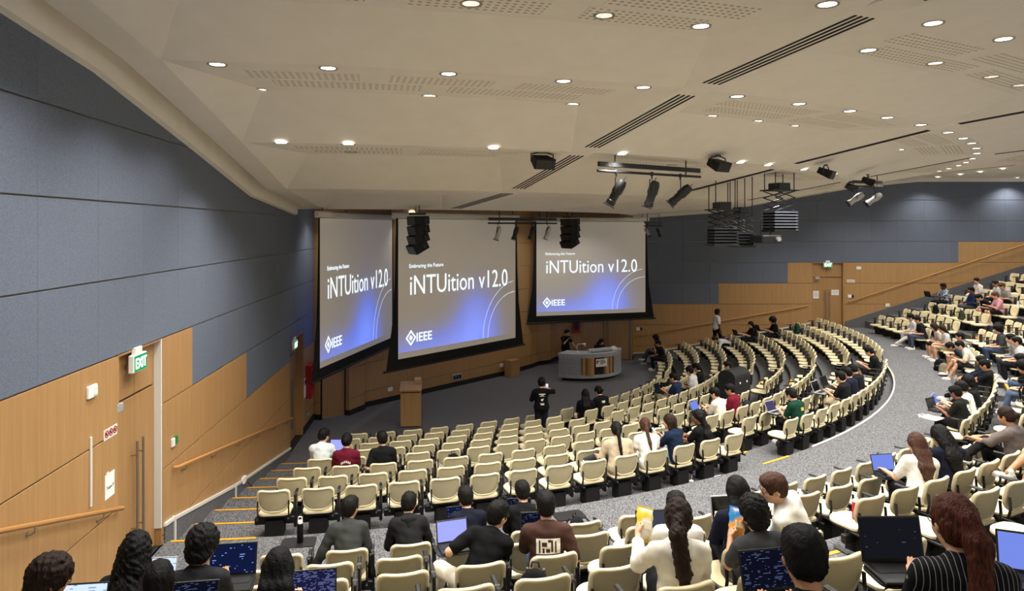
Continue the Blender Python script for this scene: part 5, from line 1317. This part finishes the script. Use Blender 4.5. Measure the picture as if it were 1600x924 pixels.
def crisps(loc, p, label, c1, c2, rz=0, c3=None):
    q = L2W(loc, p); e = empty('snack_packet', q, loc['e'].rotation_euler.z+rz, label, 'packet'); e.rotation_euler = (R(-25), R(18), loc['e'].rotation_euler.z+rz)
    m = noise_mat('packet_'+c1, c1, c2, 5, .3, lo=.46, hi=.54, bump=.3)
    b = MB(); LL = []
    for q in range(9):
        z = -.12+.03*q; t = .036*math.sqrt(max(0, 1-(z/.122)**2))+.002; LL.append([(x*(.078+.006*math.cos(q*2.1)), sy*t*(1-.55*abs(x)**3), z) for x, sy in ((-1,0),(-.7,-1),(-.25,-1.1),(.25,-.95),(.7,-1.05),(1,0),(.7,1),(.25,1.05),(-.25,.95),(-.7,1))])
    b.loops(LL); part('foil_bag', b, m, e, smooth=60)
    b = MB(); b.box((0,0,.125),(.155,.004,.02)); b.box((0,0,-.125),(.155,.004,.02)); part('crimped_seal', b, base_mat('seal_'+c1, c1, .4), e)
    b = MB(); b.bbox((.0,-.034,-.01),(.08,.012,.06),.004); part('packet_label', b, base_mat('plabel_'+c1, c3 or 'F0E6C8', .5), e)
crisps(B2, (-.17,.46,.90), 'yellow and white snack packet held by the woman in the blouse', 'E8C83A', 'F2EFE2', .3)
crisps(B4, (-.10,.46,.88), 'bright blue and orange snack packet held by the curly-haired man', '2E86C8', 'E8A03A', .2, 'EAD9A8')
B6 = sit('U', 7, 16.1, dz=-.10, turn=-.30, label='large near head of a man with cropped black hair and black top, bottom edge', hair='short', top='131417', skin='tan', hp=.35, hy=-.1, scale=1.08, exact=True, **TY)
lap(B6, 'code', 'dark code laptop at the bottom edge left of the large near head', (.05,.52,.68), .2)
B7 = sit('U', 7, 18.1, dz=-.05, turn=-.50, label='woman with a long auburn ponytail and pinstriped black top', hair='bigtail', hc='auburn', top='16161A', topk='stripe', skin='light', hp=.2, hy=.2, glasses=True, scale=1.08, exact=True, **TY)
lap(B7, 'dark', 'dark laptop left of the auburn ponytail at the bottom edge', (-.10,.46,.68), .2, 104, 'dark', 1.15)
lap(B7, 'blue', 'laptop with pale page right of the auburn ponytail', (.55,.46,.68), -.2, 104)
# ---------------------------------------------------------------- right-hand upper rows, near
C1 = sit('U', 3, 28.5, turn=-0.45, label='woman with long brown hair in a loose white T-shirt beside a laptop', hair='long', hc='brown', top='E9E7E2', lean=.25, side=.15, hp=.3, hy=.1, slim=1.05, lh=(-.20,.40,.66), rh=(.14,.34,.66))
lap(C1, 'blue', 'laptop with a plain blue page left of the woman in white', (-.10,.46,.58), .1)
C2 = sit('U', 3, 30.7, exact=True, turn=-0.5, label='woman in navy with long curly black hair looking at a phone', hair='longcurly', top='141828', sleeve=1.9, lean=.22, bend=.22, hp=.45, hy=.3, lh=(-.16,.36,.74), rh=(-.05,.38,.74), hand='grip', skin='tan')
phone(L2W(C2, (-.12,.43,.82)), C2['e'].rotation_euler.z, 'phone held by the woman with curly black hair')
C3 = sit('U', 3, 34.6, turn=-0.1, label='woman in a taupe top with dark hair tied back, forearms raised, crossed leg', hair='bun', hc='dark', top='6E6462', sleeve=1.3, lean=.05, hp=.3, hy=.1, lh=(-.16,.44,.72), rh=(.02,.44,.72), legs='141416', lf=(-.40,.46,.40), rf=(.1,.36,0), shoe='1B1B1D', skin='tan', hand='relax')
C4 = sit('U', 4, 33.0, exact=True, label='person in jean shorts at the right edge, only a bare leg and white trainer showing', hair='short', top='55657C', legs='4D5F7C', legl=.42, lf=(-.42,.52,.30), rf=(-.05,.50,.0), lean=.0, skin='tan')
# ---------------------------------------------------------------- first row of the right-hand bank along the walkway
D1 = sit('U', 1, 45.0, turn=-.25, label='man in a black T-shirt with a white emblem and a dark cap over his hair', hair='short', cap='17171A', top='1C1E1D', skin='brown', lean=.12, hp=.35, legs='1A1A1C', lf=(-.10,.52,0), rf=(.12,.50,0), **TY)
ad = back_print(D1, 0,0,0,None,''); ad(-.02,.06,.0,.07, M['print'], 'shirt_emblem'); ad(.0,.08,-.06,-.01, M['print'], 'shirt_emblem')
lap(D1, 'off', 'black laptop with dark screen on the tablet of the man in the cap', (.05,.48,.66))
e = empty('tote_bag', L2W(D1, (-.18,.34,.535)), D1['e'].rotation_euler.z, 'white tote bag with pink print lying across the lap of the man in the cap', 'bag'); b = MB(); b.bbox((-.10,.1,.015),(.36,.36,.035),.015); part('bag_cloth', b, noise_mat('tote_print','F0ECE6','E8A9A0',7,.8,lo=.55,hi=.6), e)
b = MB(); b.tube([(.0,.27,.02),(.03,.36,.02),(-.15,.36,.02),(-.16,.27,.02)], .008, 6); part('bag_handle', b, M['paper'], e)
D2 = sit('U', 1, 47.4, 'man in a white T-shirt and glasses working on a laptop by the walkway', hair='short', top='E7E9EA', lean=.15, hp=.3, glasses=True, legs='2A2C33', **TY)
lap(D2, 'blue', 'silver laptop with a bluish page before the man in white and glasses', (.0,.48,.66), 0, 108, 'silver')
D3 = sit('U', 1, 49.2, 'man in black with thick wavy black hair next to the man in white and glasses', hair='curly', top='17181A', lean=.12, hp=.25, hy=-.3, legs='1C1C20')
D4b = sit('U', 1, 58.0, 'man in a navy long-sleeved top with legs stretched over the walkway', hair='short', top='171C33', sleeve=1.8, lean=-.25, bend=.3, hp=.3, lh=(-.16,.40,.62), rh=(.10,.40,.62), legs='131315', lf=(-.10,.80,.02), rf=(.10,.74,.0), shoe='E9E7E2', skin='tan', dr=.1)
D4 = sit('U', 1, 56.2, 'man in a black T-shirt and cap sitting beside the navy top', hair='short', cap='141416', top='15161A', lean=-.12, hp=.3, skin='tan', lh=(-.1,.42,.62), rh=(.12,.42,.62), legs='151517', lf=(-.1,.7,0), rf=(.12,.66,0))
lap(D4, 'white', 'pale laptop across the knees of the man in the black cap', (-.30,.50,.60), .3, 100, 'silver', tablet=False)
D5 = sit('U', 1, 66.2, 'man in a cream T-shirt leaning forward with bare knees', hair='short', top='E6E1D3', lean=.42, bend=.25, hp=.45, lh=(-.10,.42,.66), rh=(.16,.36,.58), legs='2B2C30', legl=.45, lf=(-.10,.60,.0), rf=(.10,.44,0), shoe='ECEAE6')
D6 = sit('U', 1, 69.6, 'man in a grey T-shirt behind the cream T-shirt, face towards the stage', hair='short', top='7B7F82', lean=.12, hp=.1, legs='33353A', legl=.45)
D7 = sit('U', 1, 67.9, 'person in dark teal bent low over crossed bare knees', hair='short', top='1F3B3C', lean=.7, bend=.4, hp=.6, legs='1B1C20', legl=.45, lf=(-.2,.62,.05), rf=(.10,.55,.1), shoe='F0EEEA', skin='tan')
D8 = sit('U', 1, 74.6, 'woman with long brown hair in a beige floral top and skirt', hair='long', hc='dark', top='C7B8A2', topk='check', sleeve=.8, lean=.18, hp=.35, legs='B8A88C', legl=.45)
D9 = sit('U', 1, 76.3, 'woman in a pale blouse with dark hair leaning over a bag', hair='bob', hc='dark', top='CFC4B4', lean=.30, hp=.4, legs='1D1D22', legl=.5, mask=True)
D10 = sit('U', 1, 80.3, 'person in black half hidden behind the man in the white shirt and cap', hair='short', top='1D1E22', lean=.2, hp=.3, legs='4A5366')
D11 = sit('U', 1, 82.6, 'man in a white shirt and dark cap with one leg stretched out', hair='short', cap='15151A', top='E5DFDF', sleeve=1.5, lean=.18, hp=.3, legs='C9C6BE', lf=(-.1,.75,0), rf=(.1,.40,0))
# second and further rows on the right
sit('U', 2, 68.4, 'man in a dark grey top in the second row near the right edge', hair='curly', top='3C3F44', lean=.05, hp=.2, legs='3F4F6C')
sit('U', 2, 64.0, 'man in a light grey long-sleeved top in the second row near the right edge', hair='short', top='8B8D90', sleeve=1.8, lean=.18, hp=.2, legs='3B3D44')
sit('U', 2, 62.3, 'person in white in the second row at the right edge', hair='short', top='E3E3E4', lean=.1, hp=.2)
sit('U', 2, 52.0, 'person in black at the right edge beside large dark backpacks', hair='curly', top='151518', lean=.2, hp=.3, legs='56667F', lf=(-.15,.5,0), rf=(.1,.5,0))
sit('U', 2, 54.4, 'person in black leaning over a bag at the right edge', hair='short', top='17171A', sleeve=1.8, lean=.3, hp=.4, legs='4A5C78')
sit('U', 4, 90.6, 'man in a patterned blue shirt with a black laptop near the far wall', hair='short', top='3C4E68', topk='check', lean=-.05, hp=.2, skin='dark', legs='1B1E2A', lf=(-.1,.6,0), rf=(.1,.6,0), **TY)
lap(PEOPLE[-1], 'off', 'black laptop of the man in the patterned shirt', (.0,.55,.70), .2)
sit('U', 4, 85.9, 'man in a dark blue jumper in the fourth row up near the far wall', hair='short', top='1F2747', sleeve=1.7, lean=-.05, hp=.15, skin='brown', legs='50545C')
sit('U', 4, 81.0, 'young man in a pink T-shirt with bare knees', hair='short', hc='light', top='D39AA8', lean=.15, hp=.35, legs='17171A', legl=.45, **TY)
sit('U', 4, 83.0, 'man in black bent forward beside the pink T-shirt', hair='short', top='17181C', lean=.55, bend=.3, hp=.6, legs='1A1A1E', legl=.45)
sit('U', 5, 88.4, 'person in a white shirt sitting closest to the far sloping skirting', hair='short', top='E4DEDC', lean=.1, hp=.2, hy=.4, legs='C6CBD0')
sit('U', 5, 85.9, 'man in a white striped shirt next to the man with the grey T-shirt', hair='short', hc='dark', top='DAD6CE', topk='check', lean=.1, hp=.3, skin='tan')
sit('U', 5, 84.2, 'man in a grey T-shirt leaning forward in the fifth row up', hair='short', hc='light', top='A9A7A4', lean=.32, hp=.5)
sit('U', 7, 87.5, 'person in white high up at the right edge beside the far wall', hair='short', top='E2E0DE', lean=.1, hp=.2)
# ---------------------------------------------------------------- lower block, left
L1 = sit('L', 3, 8.6, 'man in a white shirt at the aisle end with a laptop, left of the lectern', hair='short', top='DDE4E6', sleeve=1.8, lean=.18, hp=.25, hy=-.6, glasses=True, legs='C9BDA6', lf=(-.12,.4,0), lh=(-.05,.38,.68), rh=(.25,.34,.68))
lap(L1, 'lilac', 'laptop with a lilac page right of the man in the white shirt', (.24,.40,.66), -.2)
L2 = sit('L', 2, 10.9, 'woman in a maroon T-shirt with white letters on the back and tied black hair', hair='bun', top='5C1226', lean=.06, hp=.3, hy=-.2)
ad = back_print(L2, 0,0,0,None,'')
for k in range(6): ad(-.085+.03*k, -.085+.03*k+.016, -.075+.012*(2.5-abs(k-2.5)), -.035+.012*(2.5-abs(k-2.5)), M['print'], 'shirt_letter')
for k in range(4): ad(-.05+.03*k, -.05+.03*k+.016, -.135,-.10, M['print'], 'shirt_letter')
L3 = sit('L', 2, 13.2, 'man in a black T-shirt beside a black backpack, three seats from the white shirt', hair='short', top='101113', lean=.08, hp=.2, hy=.25, lh=(-.36,.12,.58))
R1 = sit('L', 0, 24.5, turn=-0.3, label='woman in a loose beige top with a black braid in the back row', hair='braid', top='BFAF94', sleeve=1.6, lean=.20, bend=.2, hp=.3, hy=-.1, slim=1.15, legs='3A3A3E', lh=(-.30,.34,.60), lf=(-.5,.55,.35))
R2 = sit('L', 0, 26.3, turn=-0.3, label='woman with a brown ponytail and white top in the back row', hair='tail', hc='brown', top='E8E6E0', sleeve=.5, lean=.25, bend=.25, hp=.3, hy=-.2, legs='D8D4CC', lh=(-.16,.34,.66), rh=(.10,.36,.66))
R3 = sit('L', 0, 28.1, 'woman with straight brown hair in a navy top looking left', hair='bob', hc='dark', top='16233A', lean=.18, hp=.2, hy=.55, tyaw=.2, legs='B9C2CC', lh=(-.18,.36,.80), rh=(-.02,.38,.78), hand='grip')
phone(L2W(R3, (-.12,.46,.86)), R3['e'].rotation_euler.z+.3, 'white phone held by the woman in the navy top')
R4 = sit('L', 0, 30.0, 'woman in a black polo with white trim, glasses and long black hair', hair='long', top='131316', lean=.05, hp=.15, hy=.65, tyaw=.2, skin='brown', glasses=True, legs='151517', lh=(-.2,.34,.70), rh=(.0,.36,.70), shoe='222226')
lap(R4, 'purple', 'pink-backed laptop left of the woman in the black polo', (-.34,.52,.72), .9, 100, 'silver')
# lower block, middle section
Q1 = sit('L', 0, 40.4, turn=-0.15, label='man in a dark green T-shirt with a yellow print using a laptop', hair='short', top='10392B', lean=.18, hp=.4, legs='151518', **TY)
ad = back_print(Q1, 0,0,0,None,''); ad(-.02,.09,-.04,.03, base_mat('yellow_print','A8A24A',.8), 'shirt_print')
lap(Q1, 'purple', 'laptop with a dim purple page before the man in green', (-.05,.48,.64), .1, 112, 'silver')
Q2 = sit('L', 0, 46.6, turn=-0.15, label='man in a black T-shirt, nearest of three in a row with two big laptops', hair='short', top='16171B', lean=.14, hp=.2, legs='C6B896', lf=(-.1,.4,0), **TY)
lap(Q2, 'off', 'large black laptop standing before the three men in dark T-shirts', (-.02,.52,.66), .1, 112, 'silver', 1.15)
Q3 = sit('L', 0, 48.6, turn=-0.2, label='man in a navy T-shirt, middle of three in a row by the walkway edge', hair='short', top='14182A', lean=.18, hp=.3, **TY)
lap(Q3, 'off', 'second black laptop, standing farther back before the three men', (.0,.54,.68), .1, 112, 'dark', 1.1)
Q4 = sit('L', 0, 50.6, turn=-0.2, label='man in a black T-shirt looking down, farthest of three in a row', hair='short', top='15161A', lean=.2, hp=.5, skin='tan', **TY)
Q5 = sit('L', 0, 60.2, 'man in a black T-shirt alone at the far end of the edge row', hair='short', top='121316', lean=.22, hp=.45, legs='1B1B1F', legl=.45, **TY)
lap(Q5, 'dark', 'laptop on the lap of the man alone at the far end of the edge row', (.0,.46,.62))
S9 = sit('L', 2, 39.8, turn=-0.1, label='man in a cream T-shirt with a laptop in front of the covered case', hair='short', top='E2DCCE', lean=.16, hp=.3, hy=.4, legs='1E2740', **TY)
lap(S9, 'blue', 'laptop with pale blue page held by the man in cream', (-.14,.46,.62), .2, 112)
S10 = sit('L', 2, 41.9, 'man in a maroon T-shirt and glasses right beside the covered case', hair='short', top='6A1528', lean=.12, hp=.3, hy=.5, glasses=True, skin='tan')
S7 = sit('L', 5, 51.4, 'man in a dark blue T-shirt with a laptop in the middle of the lower block', hair='short', top='202E4C', lean=.10, hp=.3, hy=.2, legs='C8B79A', **TY)
lap(S7, 'dark', 'small laptop of the man in the dark blue T-shirt', (.0,.48,.64))
S8 = sit('L', 5, 54.4, 'man in a black and white raglan top behind the dark blue T-shirt', hair='short', top='C9C9CA', sleeve=.6, lean=.15, hp=.3)
S8b = sit('L', 5, 58.6, 'man in black with short hair beside another man in black, lower block', hair='short', top='141519', lean=.12, hp=.35)
S8c = sit('L', 4, 56.6, 'man in navy with glasses talking beside the man in black', hair='short', top='151A2A', lean=.12, hp=.3, hy=.4, glasses=True)
M2 = sit('L', 6, 37.9, turn=-0.6, label='woman in a black T-shirt with very long black hair and white prints on the back', hair='long', top='101012', lean=.04, hp=.15, legs='3E4E6C', sleeve=.8)
M3 = sit('L', 6, 41.0, turn=-0.3, label='woman in a black T-shirt with tied-up hair and hair clip', hair='bun', top='111214', lean=.12, side=-.05, hp=.35, hy=.35, legs='17171A')
for pp in (M2, M3):
    ad = back_print(pp, 0,0,0,None,''); ad(-.05,.06,.02,.045, M['print'], 'shirt_print'); ad(-.04,.05,-.01,.008, M['print'], 'shirt_print')
    if pp is M2: ad(-.03,.03,-.15,-.09, M['print'], 'shirt_print'); ad(-.045,.045,-.21,-.18, M['print'], 'shirt_print')
S1 = sit('L', 7, 90.6, 'man in black with thick rounded black hair by the far wall, ankles crossed', hair='curly', top='141417', skin='brown', lean=.0, hp=.2, hy=.2, legs='3C3F47', lf=(-.1,.62,.22), rf=(.1,.50,0), shoe='9A968E')
S2 = sit('L', 7, 86.0, 'man in black resting his chin on his hand by the far wall', hair='short', top='17181B', skin='tan', lean=.2, hp=.3, legs='1B1B1F', lh=(-.02,.30,.95), rh=(.1,.3,.6))
S4 = sit('L', 3, 90.0, 'woman with long black hair in a black T-shirt sitting under the far handrail', hair='long', top='131316', lean=.05, hp=.2, hy=.3, legs='1E1E22', **TY)
lap(S4, 'off', 'open laptop before the woman under the far handrail', (-.1,.60,.70), .3)
S5 = sit('L', 4, 88.6, 'person in a white shirt slumped far forward over the seats', hair='short', top='DADDE0', sleeve=1.8, lean=1.25, bend=.25, hp=.6, legs='16161A', lf=(-.1,.3,0), rf=(.1,.3,0), lh=(-.2,.7,.45), rh=(.15,.75,.45), hc='dark')
S6 = sit('L', 2, 88.6, 'person in a black T-shirt with a round mass of curly hair by the far wall', hair='afro', top='121215', lean=.1, hp=.25, hy=.2, skin='tan', **TY)
lap(S6, 'off', 'laptop before the curly-haired person by the far wall', (-.05,.60,.72), .2)
# ---------------------------------------------------------------- standing people and the presenters
p = pol(13.22, 31.9, RISE_L); M1 = person(p, R(6), 'man in a black T-shirt with white back prints standing with a raised phone', stand=True, lean=0, bend=.02, hp=.05, hy=-.15, top='0E0F11', sleeve=.85, skin='light', hair='short', legs='1A1D2B', rh=(.18,.10,1.42), lh=(-.10,.26,1.18), lf=(-.11,.0,0), rf=(.11,.05,0), slim=1.08, shoe='1D1D20', group='people standing in the hall', elbow={-1:(-.6,-.1,-1), 1:(.9,-.2,-.8)}, hand='grip')
phone(L2W(M1, (.165,.12,1.47)), M1['e'].rotation_euler.z, 'white phone raised by the standing man', 90)
ad = back_print(M1, 0,0,0,None,''); ad(-.085,.085,.035,.06, M['print'], 'shirt_print'); ad(-.03,.04,.01,.025, M['print'], 'shirt_print'); ad(-.07,.07,-.012,-.004, M['print'], 'shirt_print')
ad(-.03,.025,-.13,-.08, M['print'], 'shirt_print'); ad(.02,.045,-.09,-.07, M['print'], 'shirt_print'); ad(-.06,.05,-.20,-.19, M['print'], 'shirt_print'); ad(-.04,.055,-.235,-.21, M['print'], 'shirt_print')
p = (8.9, 30.55, .62); pw = person(p, R(-75), 'man in a white polo shirt and dark trousers walking up beside the far wall', stand=True, lean=.04, bend=.03, hp=.1, hy=.1, top='E6E6E4', sleeve=.8, skin='dark', hair='short', legs='17171A', lh=(-.26,.02,.80), rh=(.26,.05,.80), lf=(-.1,-.12,0), rf=(.1,.16,.02), group='people standing in the hall')
pr = person((2.2, 28.9, 0), R(215), 'presenter in black speaking into a microphone behind the grey desk', stand=True, lean=.05, bend=.05, hp=.3, top='121216', sleeve=.75, skin='tan', hair='short', legs='16161A', rh=(.06,.26,1.34), lh=(-.34,.20,1.02), hand='grip', elbow={-1:(-.8,-.2,-1), 1:(.9,-.1,-.9)}, group='people standing in the hall')
e = empty('microphone', L2W(pr, (.06,.30,1.42)), 0, 'black hand microphone held by the presenter', 'microphone'); b = MB(); b.lathe([(.014,-.10),(.017,.06)], 10); part('handle', b, M['dark'], e); b = MB(); b.lathe([(.017,.06),(.026,.08),(.024,.105),(.01,.115)], 10); part('grille', b, M['alu'], e)
ps = person((3.55, 28.75, .10), R(205), 'person in black with long hair seated behind the grey desk', lean=.35, bend=.2, hp=.45, top='101013', sleeve=1.8, skin='tan', hair='long', pelvis=(0,-.1,.55), lh=(-.15,.34,.86), rh=(.15,.34,.86))
e = empty('stool', (3.55, 28.75, 0), R(205), 'plain black stool under the seated desk presenter', 'stool'); b = MB(); b.lathe([(.17,0),(.18,.03)], 14, (0,-.10,.50)); part('stool_seat', b, M['dark'], e); b = MB(); b.tube([(0,-.1,.02),(0,-.1,.5)], .03, 8); b.lathe([(.2,0),(.2,.02)], 14, (0,-.1,0)); part('stool_post', b, M['steel'], e)
# ================================================================ belongings
q, a = seat_pt('L', 1, 89.5); backpack(q, a+PI, 'green backpack standing on a seat near the far wall', '1E4A35')
q, a = seat_pt('L', 2, 17.2); backpack(q+Vector((0,0,.01)), a+PI, 'black backpack on a seat right of the man in the black T-shirt', '101012', .8)
q, a = seat_pt('L', 2, 43.8); backpack(q, a+PI, 'dark grey backpack on a seat next to the maroon T-shirt', '2A2E2E', .85)
q, a = seat_pt('U', 2, 50.2); backpack(q, a+PI, 'large black backpack on a seat near the right edge', '141518', 1.1)
q, a = seat_pt('U', 2, 57.3); backpack(q, a+PI, 'blue and black backpack on a seat at the right edge', '24344E', .9)
q, a = seat_pt('U', 3, 83.0); backpack(q, a+PI, 'olive green bag on a seat in the third row up', '3F4634', .85)
q, a = seat_pt('U', 3, 88.0); backpack(q, a+PI, 'black bag slumped on a seat in the third row up near the far wall', '141416', .85)
backpack(pol(21.2, 68.9, Z0), 2.6, 'black backpack on the walkway floor by the cream T-shirt', '15161A', .85)
backpack(pol(21.2, 66.9, Z0), 2.3, 'sand coloured backpack on the walkway floor beside the black one', '8C826A', .85)
q, a = seat_pt('U', 1, 18.6); backpack(q, a+PI+.6, 'shiny black bag on a seat at the walkway right of the brown T-shirt', '17181A', .8)
q, a = seat_pt('U', 4, 15.0); backpack(q-Vector((0,0,.08)), a+PI-.4, 'slouching black bag on a seat between the brown T-shirt and the white blouse', '101012', .9)
def bottle(p, label, col, h=.24, capc='white'):
    e = empty('water_bottle', p, 0, label, 'bottle'); b = MB(); b.lathe([(.034,0),(.037,.01),(.037,h*.85),(.028,h*.93)], 16); part('bottle_body', b, cloth(col) if col != 'clear' else M['red'], e, smooth=50)
    b = MB(); b.lathe([(.030,h*.93),(.030,h+.01),(.02,h+.02)], 14); part('bottle_cap', b, M[capc], e, smooth=50); return e
def add_tab(b_, k, ang, fwd=.30, x=.12, z=.655):
    p_, a_ = seat_pt(b_, k, ang, 0); P_ = p_+Matrix.Rotation(a_,3,'Z') @ Vector((x,fwd,z)); writing_tablet(P_, a_); return P_
t = add_tab('U', 1, 9.3); e = bottle(t+Vector((.02,0,.012)), 'tall black bottle with a white loop lid on a black writing tablet', '0C0C0E', .25)
b = MB(); b.tube([(-.025,0,.27),(-.02,0,.31),(.02,0,.31),(.025,0,.27)], .007, 6); part('carry_loop', b, M['white'], e)
add_tab('U', 1, 18.6, .25, .0); add_tab('L', 1, 17.2, .05, .05, .60)
q, a = seat_pt('U', 3, 26.2); e = bottle(q+Vector((.05,.05,.01)), 'red drink bottle on a seat left of the woman in white', 'B3283A', .22)
q, a = seat_pt('U', 4, 80.0); bottle(q+Vector((.3,-.1,.3)), 'tall white bottle beside the pink T-shirt', 'F0F0F0', .28)
cup(pol(19.62, 28.8, Z0-RISE_L), 'iced coffee cup on the floor behind the navy top woman', 'cream_p', .13, True, 'white')
cup(L2W(R3, (-.20,.60,.70)), 'iced drink cup with a tall white straw left of the navy top woman', 'cream_p', .12, True, 'white')
writing_tablet(L2W(R3, (-.20,.60,.688)), R3['e'].rotation_euler.z)
e = empty('paper_sheet', pol(19.45, 31.0, Z0-RISE_L+.004), R(30), 'white paper sheet on the floor under the back row', 'paper'); b = MB(); b.box((0,0,0),(.42,.10,.004)); part('sheet', b, M['paper'], e)
